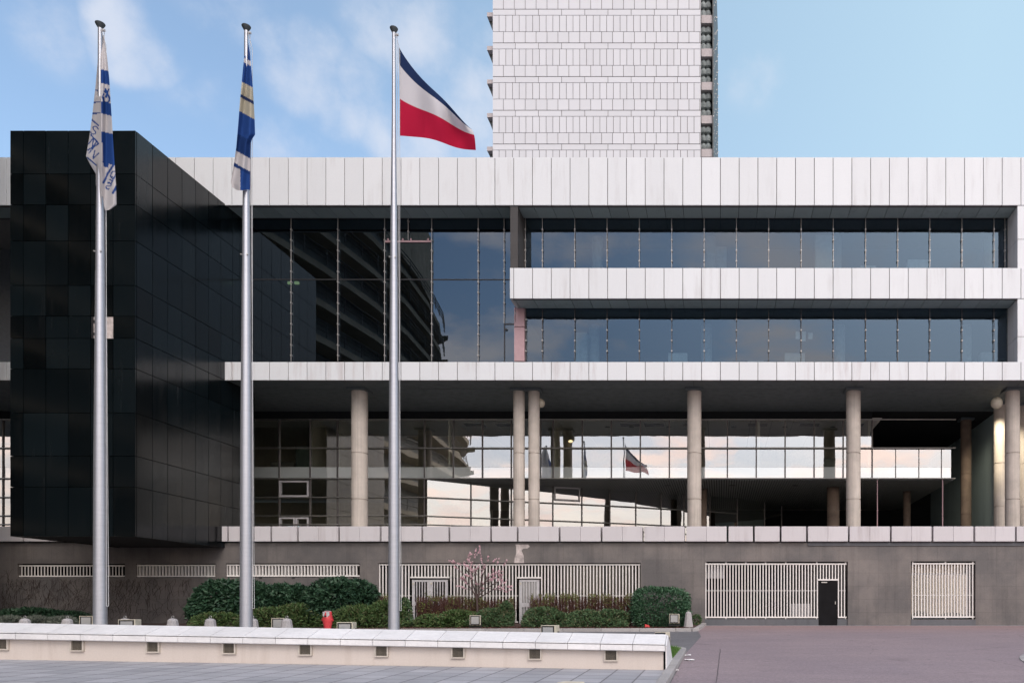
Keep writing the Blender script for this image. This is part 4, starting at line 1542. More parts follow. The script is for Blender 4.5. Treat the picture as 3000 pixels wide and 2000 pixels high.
m.build('wall_face', 'wall_render', LW)
m = MB()
ep = [(18.02, plaza_z(xe, 18) - .1), (17.98, lip_bot(xe) - .004), (17.93, lip_top(xe) - .02), (18.49, apex(xe) - .02), (18.64, apex(xe) - .04), (20.15, road_z(20.1) + .12), (20.15, road_z(20.1) - .1)]
m.prism([(xe + .004, yy, zz2) for yy, zz2 in ep], (.028, 0, 0))
m.build('end_plate', 'white_marble', LW)
m = MB(); m.box(xe - .05, xe - .002, 18.15, 18.2, plaza_z(xe, 18) - .1, lip_bot(xe) + .02); m.build('end_gap', 'black_void', LW)
vent_px = [4.5, 225, 447, 670, 893.5, 1117, 1341, 1566, 1789]
for i, px in enumerate([vent_px[0] - 223 * k for k in (3, 2, 1)] + vent_px):
    x = X(px + 1, 18.02)
    zt = lip_bot(x) - .0
    zb = zt - .245
    m = MB()
    hw = .155
    m.box(x - hw, x - hw + .03, 17.995, 18.05, zb, zt)
    m.box(x + hw - .03, x + hw, 17.995, 18.05, zb, zt)
    m.box(x - hw + .03, x + hw - .03, 17.997, 18.05, zb, zb + .03)
    vt = m.build('vent', 'vent_frame', LW)
    m = MB(); m.box(x - hw + .03, x + hw - .03, 18.044, 18.048, zb + .03, zt); 
    m.build('vent_back', 'black_void', vt)
    m = MB()
    for q in range(9):
        xx = x - hw + .045 + q * .0275
        m.box(xx, xx + .006, 18.03, 18.042, zb + .03, zt)
    for q in range(8):
        zz2 = zb + .05 + q * .0275
        m.box(x - hw + .03, x + hw - .03, 18.026, 18.032, zz2, zz2 + .006)
    m.build('vent_mesh', 'vent_metal', vt)

# ------------------------------------------------------------------ flagpoles
poles = [(293.5, 19.0, 70, 'left of the three flagpoles, standing before the black granite block'),
         (721.5, 19.4, 78, 'middle flagpole, rising just right of the black granite block'),
         (1154, 19.8, 84, 'right of the three flagpoles, standing before the dark lobby glazing')]
for px, d, ytop, lab in poles:
    x = X(px, d)
    zg = plaza_z(x, 18) + .05
    zt = Z(ytop, d)
    P = thing('flagpole', 'tall tapered brushed metal flagpole with dark mushroom cap, ' + lab, 'flagpole', (x, d, zg), 'row of three flagpoles')
    if px < 500: P['label'] = 'metal flagpole standing before the black granite block'
    elif px < 1000: P['label'] = 'metal flagpole rising between the black block and the lobby glazing'
    else: P['label'] = 'metal flagpole standing before the dark lobby glazing, under the tricolour'
    sc = d / 19.0 * (1.0 if px < 500 else .97 if px < 1000 else .90)
    u = 19.0 / FPX / 2 * sc
    zj = Z(ytop + 726, d)
    m = MB(); m.lathe(x, d, [(36 * u, zg), (35 * u, Z(1830, d)), (32 * u, Z(1333, d)), (23.5 * u, zj)], 32); m.build('lower_shaft', 'pole_metal', P, smooth=True)
    m = MB(); m.lathe(x, d, [(22 * u, zj - .2), (22.6 * u, zj + .01), (20.5 * u, Z(640, d)), (12.5 * u, Z(330, d)), (11 * u, zt)], 32); m.build('upper_shaft', 'pole_metal', P, smooth=True)
    m = MB(); m.lathe(x, d, [(9 * u, zt - .12), (13 * u, zt - .1), (24 * u, zt - .02), (25.5 * u, zt), (24 * u, zt + .012), (12 * u, zt + .03), (2 * u, zt + .035)], 24); m.build('cap', 'pole_cap', P, smooth=True)
    m = MB()
    for sx_ in (-1, 1):
        m.tube((x + sx_ * 10.5 * u * 1.6, d - .06, zj + .46), (x + sx_ * 10.5 * u * 1.9, d - .10, zj + .46), .018, n=6)
    m.build('bolt', 'rod_steel', P)
    m = MB(); m.tube((x + 15 * u, d - .05, zt - .15), (x + 22 * u + .07, d - .02, zt - .55), .006, n=5); m.tube((x + 22 * u + .07, d - .02, zt - .55), (x + 40 * u, d - .02, zg + 1.2), .006, n=5)
    m.tube((x + 15 * u, d + .05, zt - .15), (x + 46 * u, d + .02, zg + 1.2), .006, n=5); m.tube((x + 40 * u, d - .02, zg + 1.2), (x + 46 * u, d + .02, zg + 1.2), .006, n=5)
    m.tube((x + 12 * u, d, zt - .16), (x + 16 * u + .05, d, zt - .16), .03, n=8)
    m.build('halyard', 'rope', P)


# ------------------------------------------------------------------ flags
def lerp_tab(tab, y):
    if y <= tab[0][0]: return tab[0][1]
    for (ya, va), (yb, vb) in zip(tab[:-1], tab[1:]):
        if y <= yb: return va + (vb - va) * (y - ya) / (yb - ya)
    return tab[-1][1]


def cloth(name, d, rows_, cols_, pos, colour, label, group='flags on the three poles'):
    """a sheet with real folds; pos(u,v) -> (px, depth offset, py), colour by where on the cloth the point lies"""
    me = bpy.data.meshes.new(name)
    v, c = [], []
    for i in range(rows_ + 1):
        for j in range(cols_ + 1):
            px, dy, py = pos(j / cols_, i / rows_)
            v.append((X(px, d + dy), d + dy, Z(py, d + dy)))
            c.append(colour(px, py, j / cols_, i / rows_))
    f = [(i * (cols_ + 1) + j, i * (cols_ + 1) + j + 1, (i + 1) * (cols_ + 1) + j + 1, (i + 1) * (cols_ + 1) + j) for i in range(rows_) for j in range(cols_)]
    me.from_pydata(v, [], f)
    at = me.color_attributes.new('pattern', 'FLOAT_COLOR', 'POINT')
    for i, q in enumerate(c): at.data[i].color = (q[0], q[1], q[2], 1)
    me.materials.append(MATS['flag_cloth'])
    me.polygons.foreach_set('use_smooth', [True] * len(me.polygons))
    o = bpy.data.objects.new(name, me)
    COL.objects.link(o)
    return tag(o, label, 'flag', group)


WHITE, BLUE, DBLUE, CREAM, RED, NAVY = (.60, .57, .57), (.028, .075, .26), (.02, .05, .17), (.50, .46, .36), (.50, .02, .06), (.03, .045, .12)


def seg_d(px, py, a, b_):
    ax, ay, bx_, by_ = *a, *b_
    dx, dy = bx_ - ax, by_ - ay
    t = max(0, min(1, ((px - ax) * dx + (py - ay) * dy) / (dx * dx + dy * dy + 1e-9)))
    return math.hypot(px - ax - dx * t, py - ay - dy * t)


def arc(cx, cy, rx, ry, a0, a1, n=10):
    return [(cx + rx * math.cos(math.radians(a0 + (a1 - a0) * i / n)), cy + ry * math.sin(math.radians(a0 + (a1 - a0) * i / n))) for i in range(n + 1)]


def place(pl, cx, cy, sc_, rot, mirror=False):
    r_ = math.radians(rot)
    o_ = []
    for x, y in pl:
        x = -x if mirror else x
        o_.append((cx + sc_ * (x * math.cos(r_) - y * math.sin(r_)), cy + sc_ * (x * math.sin(r_) + y * math.cos(r_))))
    return o_


LET = {'S': [[(.3, -.38)] + arc(0, -.24, .3, .24, -40, -270, 8) + arc(0, .24, .3, .24, -90, 140, 8)],
       'E': [[(.3, -.5), (-.25, -.5), (-.25, .5), (.3, .5)], [(-.25, 0), (.2, 0)]],
       'D': [[(-.25, -.5), (-.25, .5), (0, .5)] + arc(0, 0, .32, .5, 80, -80, 8) + [(-.25, -.5)]],
       'V': [[(-.3, -.5), (0, .5), (.3, -.5)]], 'N': [[(-.3, .5), (-.3, -.5), (.3, .5), (.3, -.5)]],
       'I': [[(0, -.5), (0, .5)]]}
strokes1 = []     # (polyline, half width)
for ch_, cx_, cy_, s_, rt, mi_ in (('S', 276, 382, 26, 35, False), ('N', 272, 418, 24, 40, False), ('I', 268, 440, 22, 40, False), ('V', 278, 455, 24, 30, False),
                                   ('D', 332, 512, 22, 22, True), ('E', 325, 528, 20, 22, True), ('S', 318, 545, 20, 22, True)):
    for pl in LET[ch_]: strokes1.append((place(pl, cx_, cy_, s_, rt, mi_), 1.7))
for pl, wd in (([(303, 535), (318, 505), (335, 480)], 3.2), ([(338, 555), (330, 566), (342, 545)], 3.0), ([(266, 395), (288, 420)], 2.2), ([(258, 440), (288, 422)], 2.2), ([(256, 462), (284, 486)], 2.0),
               ([(278, 264), (292, 266)], 2.2), ([(275, 300), (292, 299)], 2.2), ([(271, 333), (292, 331)], 2.2), ([(270, 352), (288, 368)], 2.2),
               (arc(312, 290, 9, 12, -90, 200, 10), 2.6), ([(309, 262), (314, 275), (311, 284)], 3.2), ([(318, 262), (314, 275)], 2.6), ([(306, 268), (314, 275)], 2.4), ([(304, 300), (300, 285), (304, 276)], 2)):
    strokes1.append((pl, wd))


def col1(px, py, u, v):
    if u > .5:
        yy = py - (px - 310) * .25
        if 207 < yy < 247: return BLUE
        if 300 < yy < 336: return BLUE
        if 388 < yy < 478 and not (px < 301 and yy > 420): return BLUE
        if 470 <= yy < 490 and 303 < px < 318: return BLUE
    for pl, wd in strokes1:
        for a, b_ in zip(pl[:-1], pl[1:]):
            if abs(px - a[0]) < 40 and abs(py - a[1]) < 40 and seg_d(px, py, a, b_) < wd: return BLUE
    return WHITE


L1 = [(104, 300), (160, 288), (250, 280), (340, 270), (400, 262), (458, 252), (485, 266), (510, 281), (556, 281), (612, 288)]
R1 = [(104, 304), (160, 313), (230, 320), (340, 327), (440, 333), (540, 340), (600, 341.5), (612, 326)]


def pos1(u, v):
    py = 104 + 508 * v
    xl, xr = lerp_tab(L1, py), lerp_tab(R1, py)
    xm = 294 + 4 * v
    k_ = .05 + .16 * min(1, v * 1.6)
    if u < .5:
        t = u / .5
        px = xl + (xm - xl) * t
        dy = .16 + k_ * .5 * math.sin(t * math.pi * 1.5 + v * 5) * (1 - t) + .05 * math.sin(9 * v + 4 * t)
        dy = dy * (1 - t) + (-.20) * t if v > .35 else dy * (1 - t * .5) + .14 * t * .5
        bottom = py - 60 * max(0, v - .86) / .14 * (1 - t)
    else:
        t = (u - .5) / .5
        px = xm + (xr - xm) * t
        dy = (-.20 if v > .35 else .07 - .27 * v / .35) - .08 * math.sin(t * math.pi * 2 + v * 3) * min(1, v * 2.5)
        bottom = py + 4 * math.sin(t * 3.14) * max(0, v - .9) / .1
        if v > .93 and t < .35: bottom -= (v - .93) / .07 * 45 * (1 - t / .35)
        if t == 0 and v > .86: bottom = min(bottom, py - 0)
    return px, dy, bottom


cloth('flag', 19.0, 190, 56, pos1, col1, 'limp white flag with blue bands and blue lettering hanging before the black block')


def col2(px, py, u, v):
    yy = py - (px - 720) * .55
    if py < 168: return WHITE if 176 < yy < 190 else BLUE
    if 172 < yy < 186: return WHITE
    if yy < 246: return BLUE
    if yy < 284: return CREAM
    if yy < 294: return NAVY
    if yy < 336: return CREAM
    if yy < 405: return BLUE
    if yy < 458: return DBLUE
    if yy < 496: return WHITE
    if yy < 506: return DBLUE
    return BLUE if px > 704 else WHITE


L2 = [(112, 722), (200, 712), (300, 703), (380, 697), (440, 692), (500, 684), (545, 676), (562, 680)]
R2 = [(112, 726), (165, 733), (260, 741), (350, 746), (398, 747.5), (412, 738), (425, 734), (562, 733)]


def pos2(u, v):
    py = 112 + 450 * v
    xl, xr = lerp_tab(L2, py), lerp_tab(R2, py)
    px = xl + (xr - xl) * u
    k_ = min(1, v * 3)
    dy = -.17 * k_ + .05 * (1 - k_) - .07 * k_ * math.sin(u * math.pi * 2.6 + v * 4)
    return px, dy, py + 5 * math.sin(u * 5) * v - (14 * v * v * (1 - u))


cloth('flag', 19.4, 150, 40, pos2, col2, 'limp blue flag with cream bands and a white tail on the middle pole')


def pos3(u, v):
    # hoist at the halyard, long edge towards the right; v from top (0) to bottom (1)
    hx, hy = 1168 + 4 * v, 134 + 264 * v
    k_ = u
    length = 262 - 40 * v
    fx = hx + length * k_ * (0.80 + .20 * v)
    drop_top = 235 * (k_ ** .80)
    drop_bot = 46 * k_ ** 1.5
    fy = hy + drop_top * (1 - v) ** 1.25 + drop_bot * v
    fy += 7 * math.sin(k_ * 8 + v * 2) * k_
    dy = .18 * math.sin(k_ * 7.5 + v * 2.2) * min(1, k_ * 3) + .10 * k_ * math.sin(13 * k_ - 3 * v)
    return fx, dy, fy


def col3(px, py, u, v):
    return (.022, .038, .10) if v < .20 else (.62, .60, .62) if v < .58 else (.48, .018, .055)


cloth('flag', 19.8, 90, 70, pos3, col3, 'blue, white and red tricolour flag blowing out to the right')

# ------------------------------------------------------------------ globe spotlights on the hall columns


def globe(px, py, d, aim, label):
    x, z = X(px, d), Z(py, d)
    G = thing('globe_spotlight', label, 'spotlight', (x, d, z), 'globe spotlights on the hall columns')
    a = Vector(aim).normalized()
    rr = .29 if px > 2000 else .24
    m = MB()
    rot = a.to_track_quat('Z', 'Y')
    n_, rings = 24, 14
    b0 = 0
    for i in range(rings + 1):
        th = math.pi - (math.pi - 0.62) * i / rings
        for j in range(n_):
            ph = 2 * math.pi * j / n_
            q = rot @ Vector((rr * math.sin(th) * math.cos(ph), rr * math.sin(th) * math.sin(ph), rr * math.cos(th)))
            m.v.append((x + q.x, d + q.y, z + q.z))
    for i in range(rings):
        for j in range(n_):
            k2 = (j + 1) % n_
            m.f.append((i * n_ + j, i * n_ + k2, (i + 1) * n_ + k2, (i + 1) * n_ + j)); m.m.append(0)
    m.build('housing', 'lamp_beige', G, smooth=True)
    m = MB()
    c = Vector((x, d, z)) + a * (rr * math.cos(.62) - .02)
    m.tube(c, c + a * .012, rr * math.sin(.62) - .008, n=20)
    m.build('lens', 'lamp_lens', G)
    m = MB(); m.tube((x, d, z), (x + .25, d + .0, z + .05), .05, n=8) if px > 2000 else m.tube((x, d, z), (x - .25, d - .1, z + .05), .05, n=8)
    m.build('bracket', 'dark_metal', G)
    l = bpy.data.lights.new('globe_lamp', 'SPOT')
    l.energy = 700 if px > 2000 else 160
    l.color = (1, .88, .66)
    l.spot_size = math.radians(66)
    l.spot_blend = .7
    l.shadow_soft_size = .12
    lo = bpy.data.objects.new('globe_lamp', l)
    COL.objects.link(lo)
    lo.location = c + a * .05
    lo.rotation_euler = a.to_track_quat('-Z', 'Y').to_euler()
    attach(lo, G)


globe(2920, 1180, 39.1, (.36, .85, -.62), 'beige globe spotlight lit on the far right hall column')
globe(1582, 1181, 39.3, (.1, .42, -.9), 'beige globe spotlight half hidden behind the paired hall columns')

# ------------------------------------------------------------------ bollards
def bollard(loc, label):
    Bo = thing('bollard', label, 'bollard', loc, 'stone bollards')
    x, y, z = loc
    m = MB()
    prof = [(.235, -.03), (.235, .0), (.135, .68), (.13, .72), (.09, .765), (.02, .78)]
    b0 = 0
    n_ = 8
    for rr, zz2 in prof:
        for i in range(n_):
            a = 2 * math.pi * (i + .5) / n_
            m.v.append((x + rr * math.cos(a), y + rr * math.sin(a), z + zz2))
    for k2 in range(len(prof) - 1):
        for i in range(n_):
            j = (i + 1) % n_
            m.f.append((k2 * n_ + i, k2 * n_ + j, (k2 + 1) * n_ + j, (k2 + 1) * n_ + i)); m.m.append(0)
    m.f.append(tuple((len(prof) - 1) * n_ + i for i in range(n_))); m.m.append(0)
    m.build('stone_body', 'bollard_stone', Bo, bevel=.008)
    m = MB()
    for i in range(10):
        a0, a1 = 2 * math.pi * i / 10, 2 * math.pi * (i + 1) / 10
        m.tube((x + .035 * math.cos(a0), y, z + .815 + .035 * math.sin(a0)), (x + .035 * math.cos(a1), y, z + .815 + .035 * math.sin(a1)), .009, n=5)
    m.build('lifting_ring', 'rail_metal', Bo)
    return Bo


bd = 34.0
bo = bollard((X(2017, bd), bd, road_z(bd) + .0), 'whole stone bollard beside the clipped round hedge at the end of the bed')
blab = [(73, 'stone bollard top farthest left above the low wall'), (197, 'stone bollard top left of the first flagpole, beside pale shrubs'), (366, 'stone bollard top half hidden by a beige floodlight right of the first flagpole'), (506, 'stone bollard top standing alone before the bare brown creeper'),
        (616, 'stone bollard top left of the middle flagpole before dark laurel'), (740, 'stone bollard top peeping out right behind the middle flagpole'), (840, 'stone bollard top overlapping a floodlight left of the red hydrant')]
yb = 25.5
for px, lab in blab:
    z0 = Z(1810, yb) - .78 * 1.15
    dup(bo, (X(px, yb), yb, z0), lab, 0.0, 1.15)

# ------------------------------------------------------------------ floodlights
def floodlight(loc, label):
    """origin at the middle of the foot; front faces the viewer"""
    Fl = thing('floodlight', label, 'floodlight', loc, 'ground floodlights')
    x, y, z = loc
    m = MB()
    hw, hh, dp = .22, .21, .26
    zc = z + .28
    m.box(x - hw, x + hw, y - dp + .05, y + .14, zc - hh, zc + hh)
    m.hexa([(x - hw, y + .14, zc - hh), (x + hw, y + .14, zc - hh), (x + hw * .7, y + .24, zc - hh * .7), (x - hw * .7, y + .24, zc - hh * .7),
            (x - hw, y + .14, zc + hh), (x + hw, y + .14, zc + hh), (x + hw * .7, y + .24, zc + hh * .7), (x - hw * .7, y + .24, zc + hh * .7)])
    m.build('housing', 'lamp_beige', Fl, bevel=.012)
    m = MB()
    yf = y - dp + .05
    i_, o_ = .155, .195
    m.box(x - o_, x + o_, yf - .012, yf - .001, zc + i_, zc + o_); m.box(x - o_, x + o_, yf - .012, yf - .001, zc - o_, zc - i_)
    m.box(x - o_, x - i_, yf - .012, yf - .001, zc - i_, zc + i_); m.box(x + i_, x + o_, yf - .012, yf - .001, zc - i_, zc + i_)
    m.build('gasket', 'lamp_black', Fl)
    m = MB(); m.box(x - i_, x + i_, yf - .008, yf - .003, zc - i_, zc + i_); m.build('front_glass', 'flood_glass', Fl)
    m = MB()
    m.box(x - hw - .03, x - hw - .005, y - .04, y + .04, z + .02, zc + .03); m.box(x + hw + .005, x + hw + .03, y - .04, y + .04, z + .02, zc + .03); m.box(x - hw - .03, x + hw + .03, y - .04, y + .04, z - .05, z + .02)
    m.build('bracket', 'lamp_black', Fl)
    return Fl


def fz(py_top, d): return Z(py_top, d) - .49


f0 = floodlight((X(1393, 33.6), 33.6, fz(1801, 33.6)), 'square floodlight on the bed before the low shrubs, under the cherry tree')
f0.rotation_euler.z = .22
for px, yt, d, rz, sc_, lab in ((1976, 1797, 33.6, 0, .95, 'square floodlight before the clipped round hedge'),
                               (257, 1803, 33.4, .4, 1.05, 'floodlight touching the left edge of the first flagpole'),
                               (815, 1809, 33.4, .4, 1.05, 'floodlight half behind a stone bollard, left of the red hydrant'),
                               (382, 1813, 21.2, .2, .92, 'beige sided floodlight on the low wall right of the first flagpole'),
                               (1017, 1821, 21.2, .12, .92, 'beige sided floodlight between the red hydrant and the right flagpole'),
                               (1613, 1830, 21.2, -.15, .92, 'beige sided floodlight above the right part of the low wall'),
                               (1942, 1850, 21.0, -.35, .75, 'floodlight top just peeping over the right end of the low wall')):
    dup(f0, (X(px, d), d, Z(yt, d) - .49 * sc_), lab, rz, sc_)
dp_ = 14.6
dup(f0, (X(1675, dp_), dp_, Z(1995.5, dp_) - .49 * .9), 'floodlight top cut off by the bottom edge of the picture', -.3, .9)

# ------------------------------------------------------------------ fire hydrant
hd = 30.0
hx = X(960, hd)
hz_ = road_z(hd)
Hy = thing('fire_hydrant', 'red fire hydrant with grey top before the dark laurel', 'fire hydrant', (hx, hd, hz_))
zt = Z(1789.5, hd)
hh = zt - hz_
m = MB(); m.lathe(hx, hd, [(.16, hz_), (.13, hz_ + .04), (.12, hz_ + .3 * hh), (.175, hz_ + .62 * hh), (.178, hz_ + .74 * hh), (.15, hz_ + .9 * hh), (.145, hz_ + .985 * hh), (.12, zt)], 20); m.build('body', 'hydrant_red', Hy, smooth=True)
m = MB()
pts = [(-.115, .985), (.115, .985), (.12, .84), (.05, .76), (-.05, .76), (-.12, .84)]
for (a, c) in pts: pass
m.prism([(hx + a, hd - .185 + abs(a) * .35, hz_ + c * hh) for a, c in pts], (0, .05, 0)); m.lathe(hx, hd, [(.10, zt - .005), (.135, zt + .002), (.10, zt + .02)], 16); m.build('shield', 'hydrant_grey', Hy)
m = MB(); m.tube((hx, hd - .17, hz_ + .81 * hh), (hx, hd - .215, hz_ + .81 * hh), .032, n=10); m.build('spindle', 'lamp_black', Hy)
m = MB(); m.tube((hx - .16, hd, hz_ + .66 * hh), (hx - .205, hd, hz_ + .66 * hh), .05, n=10); m.tube((hx + .16, hd, hz_ + .66 * hh), (hx + .205, hd, hz_ + .66 * hh), .05, n=10); m.build('outlet', 'hydrant_red', Hy)

# ------------------------------------------------------------------ shrubs
def shrub_points(lobes, n, shell=(0.80, 1.03), pw=2.0):
    vol = [(l[3] * l[5] + l[3] * l[4] + l[4] * l[5]) for l in lobes]
    pts = []
    while len(pts) < n:
        l = random.choices(lobes, vol)[0]
        a = Vector((random.gauss(0, 1), random.gauss(0, 1), random.gauss(0, 1))).normalized()
        if pw != 2.0:
            q = (abs(a.x) ** pw + abs(a.y) ** pw + abs(a.z) ** pw) ** (1 / pw)
            a = a / q
        bump_ = 1 + .10 * noise.noise(Vector((l[0], l[1], 0)) + a * 2.3) + .07 * noise.noise(a * 6 + Vector((l[2], 0, l[0])))
        k_ = random.uniform(*shell) * bump_
        p_ = Vector((l[0] + a.x * l[3] * k_, l[1] + a.y * l[4] * k_, l[2] + a.z * l[5] * k_))
        inside = False
        for l2 in lobes:
            if l2 is l: continue
            e = ((p_.x - l2[0]) / l2[3]) ** 2 + ((p_.y - l2[1]) / l2[4]) ** 2 + ((p_.z - l2[2]) / l2[5]) ** 2
            if e < .55: inside = True; break
        if inside: continue
        if p_.z < road_z(p_.y) + .06 or p_.y > D0 - .08: continue
        pts.append((p_, a.normalized()))
    return pts


def shrub(name, label, lobes, n, size, mat, droop=0.3, aspect=2.2, group=None, pw=2.0, stems=True, twigs=0):
    base = lobes[0]
    o = thing(name, label, 'shrub', (base[0], base[1], road_z(base[1]) + .1), group)
    m = MB()
    for p_, nrm in shrub_points(lobes, n, pw=pw):
        dirv = (nrm + Vector((random.gauss(0, .55), random.gauss(0, .55), random.gauss(0, .45) - droop))).normalized()
        side = dirv.cross(Vector((random.gauss(0, 1), random.gauss(0, 1), random.gauss(0, 1)))).normalized()
        s_ = size * random.uniform(.65, 1.25)
        m.leaf(p_, side * s_ / aspect, dirv * s_)
    m.build('foliage', mat, o)
    m = MB()
    for l in lobes:
        for q in range(7):
            a = Vector((random.uniform(-.75, .75) * l[3], random.uniform(-.6, .6) * l[4], random.uniform(-.1, .75) * l[5]))
            zg = road_z(l[1]) + .05
            m.tube((l[0] + a.x * .25, l[1] + a.y * .25, zg), (l[0] + a.x, l[1] + a.y, max(zg + .1, l[2] + a.z)), .022, .008, n=5, caps=False)
    m.build('stems', 'bark', o)
    return o


def lobe(px, py, d, rx_px, ry_px, depth):
    """ellipsoid centred on a photo position at depth d, radii given in photo pixels, depth in metres"""
    return (X(px, d), d, Z(py, d), rx_px * d / FPX, depth, ry_px * d / FPX)


random.seed(31)
shrub('laurel_shrub', 'large dark laurel shrub behind the middle flagpole', [lobe(648, 1771, 35.6, 78, 74, 1.1), lobe(608, 1790, 35.3, 50, 50, .9), lobe(720, 1772, 35.6, 75, 74, 1.1), lobe(770, 1775, 35.8, 40, 66, .9)], 11500, .125, 'laurel_leaf', group='laurel shrubs along the bed')
shrub('laurel_shrub', 'dark laurel shrub sagging between two larger laurels', [lobe(825, 1768, 36.0, 55, 60, .8), lobe(870, 1768, 36.0, 45, 58, .8)], 5200, .12, 'laurel_leaf', group='laurel shrubs along the bed')
shrub('laurel_shrub', 'rounded dark laurel shrub directly behind the red hydrant', [lobe(985, 1758, 35.4, 88, 65, 1.1), lobe(1050, 1755, 35.6, 54, 56, .9), lobe(950, 1780, 35.0, 50, 52, .8)], 9800, .125, 'laurel_leaf', group='laurel shrubs along the bed')
shrub('ground_juniper', 'low spreading green juniper under the laurels, right of the middle flagpole', [lobe(800, 1818, 34.2, 105, 40, .8), lobe(870, 1812, 34.5, 85, 44, .8), lobe(640, 1828, 34.2, 85, 36, .7)], 8500, .085, 'juniper_leaf', droop=-.05, aspect=3.2)
shrub('ground_juniper', 'low bushy green juniper left of the right flagpole', [lobe(1050, 1815, 34.4, 90, 42, .8), lobe(1130, 1808, 34.6, 62, 48, .8), lobe(1085, 1830, 34.0, 110, 30, .6)], 8200, .085, 'juniper_leaf', droop=-.05, aspect=3.2)
shrub('low_shrub', 'brownish green shrub just right of the right flagpole, before the bars', [lobe(1180, 1800, 35.0, 26, 52, .5), lobe(1172, 1825, 34.6, 40, 26, .5)], 2600, .07, 'shrub_leaf')
shrub('low_shrub', 'mounded green shrub behind the floodlight under the cherry tree', [lobe(1345, 1815, 34.8, 60, 30, .7), lobe(1260, 1825, 34.5, 45, 26, .6), lobe(1305, 1828, 34.3, 70, 24, .6)], 6000, .075, 'juniper_leaf', droop=0)
shrub('low_shrub', 'loose olive shrub between the cherry tree and the pale single door', [lobe(1445, 1813, 35.0, 56, 33, .7), lobe(1482, 1804, 35.2, 24, 44, .5), lobe(1420, 1828, 34.6, 70, 24, .6)], 6000, .075, 'shrub_leaf', droop=-.1, aspect=3)
shrub('low_shrub', 'low grey green shrub right of the pale single door', [lobe(1592, 1807, 34.9, 58, 31, .7), lobe(1640, 1818, 34.7, 45, 24, .6), lobe(1575, 1828, 34.4, 48, 26, .6)], 5600, .075, 'shrub_leaf', droop=-.05, aspect=2.8)
shrub('low_shrub', 'low grey green shrub touching the clipped round hedge', [lobe(1720, 1813, 34.8, 62, 27, .7), lobe(1790, 1812, 34.9, 58, 28, .7), lobe(1740, 1828, 34.4, 100, 22, .6)], 6600, .075, 'shrub_leaf', droop=-.05, aspect=2.8)
shrub('round_hedge', 'tall clipped dark green hedge with rounded top right of the bars', [lobe(1935, 1778, 35.2, 84, 60, 1.2), lobe(1935, 1800, 35.0, 80, 44, 1.0)], 13500, .058, 'box_leaf', droop=0, pw=3.2)
shrub('small_plant', 'small loose plant between the stone bollard and the barred opening', [lobe(2040, 1816, 36.2, 16, 18, .3)], 420, .06, 'shrub_leaf')
shrub('ground_juniper', 'dark low juniper along the wall in the far left corner', [lobe(90, 1806, 36.0, 120, 26, .8), lobe(200, 1812, 36.0, 70, 22, .7)], 5000, .09, 'laurel_leaf', droop=-.1)
for px, lab in ((30, 'pale grey lavender bush at the far left'), (110, 'pale grey lavender bush right of the farthest left bollard'), (185, 'pale grey lavender bush behind the second bollard from the left')):
    shrub('lavender_bush', lab, [lobe(px, 1822, 33.8, 36, 20, .5)], 1500, .075, 'lavender_leaf', droop=-.4, aspect=5, group='lavender bushes in the left corner')


def twig_hedge(label, x0, x1, ytop, ybot, d, n, green):
    o = thing('twiggy_hedge', label, 'hedge', (X((x0 + x1) / 2, d), d, road_z(d) + .1))
    m = MB()
    for i in range(n):
        px = random.uniform(x0, x1)
        yt = ytop + abs(random.gauss(0, 12)) + 6 * noise.noise(Vector((px * .05, 0, 0)))
        dd = d + random.uniform(-.3, .3)
        a = Vector((X(px, dd), dd, road_z(dd) + .08))
        b_ = Vector((X(px + random.gauss(0, 7), dd), dd + random.gauss(0, .1), Z(yt, dd)))
        m.tube(a, b_, .010, .004, n=3, caps=False)
        for q in range(3):
            c = a.lerp(b_, random.uniform(.45, .9))
            m.tube(c, c + Vector((random.gauss(0, .12), random.gauss(0, .1), random.uniform(.08, .3))), .006, .003, n=3, caps=False)
    m.build('twigs', 'twig_red', o)
    m = MB()
    for i in range(int(n * 9)):
        px = random.uniform(x0, x1)
        t = random.random() ** green
        py = ytop + (ybot - ytop) * t + random.gauss(0, 4)
        if noise.noise(Vector((px * .06, py * .03, 2.2))) < -.12: continue
        dd = d + random.uniform(-.32, .3)
        dirv = Vector((random.gauss(0, .5), random.gauss(0, .5), random.uniform(.2, 1))).normalized()
        m.leaf(Vector((X(px, dd), dd, Z(py, dd))), dirv.orthogonal().normalized() * .016, dirv * .042)
    m.build('foliage', 'twig_leaf', o)


twig_hedge('reddish twiggy hedge before the bars right of the pale single door', 1556, 1850, 1743, 1790, 36.0, 620, 1.4)
twig_hedge('reddish twiggy hedge before the pale double door', 1222, 1350, 1745, 1810, 36.0, 420, .8)
twig_hedge('short reddish twigs between the laurel and the right flagpole', 1082, 1140, 1742, 1790, 36.0, 140, .9)
twig_hedge('reddish twiggy hedge beneath the flowering cherry tree', 1350, 1505, 1752, 1800, 36.1, 260, 1.2)

# ------------------------------------------------------------------ cherry tree
random.seed(77)
ct = thing('cherry_tree', 'small cherry tree with sparse pink blossom before the white bars', 'tree', (X(1400, 35.7), 35.7, road_z(35.7) + .1))
tk, tips = MB(), []
dT = 35.7


def branch(p0, p1, r0, depth):
    r1 = r0 * .62
    mid = (p0 + p1) / 2 + Vector((random.gauss(0, .05), random.gauss(0, .05), random.gauss(0, .04))) * (p1 - p0).length
    tk.tube(p0, mid, r0, (r0 + r1) / 2, n=5, caps=False)
    tk.tube(mid, p1, (r0 + r1) / 2, r1, n=5, caps=False)
    tips.append((mid, p1, depth))
    if depth <= 0: return
    for q in range(3 if depth > 1 else 2):
        s_ = p0.lerp(p1, random.uniform(.45, 1))
        dv = (p1 - p0).normalized()
        dv = (dv + Vector((random.gauss(0, .62), random.gauss(0, .35), random.gauss(.12, .42)))).normalized()
        branch(s_, s_ + dv * (p1 - p0).length * random.uniform(.5, .85), r1 * .8, depth - 1)


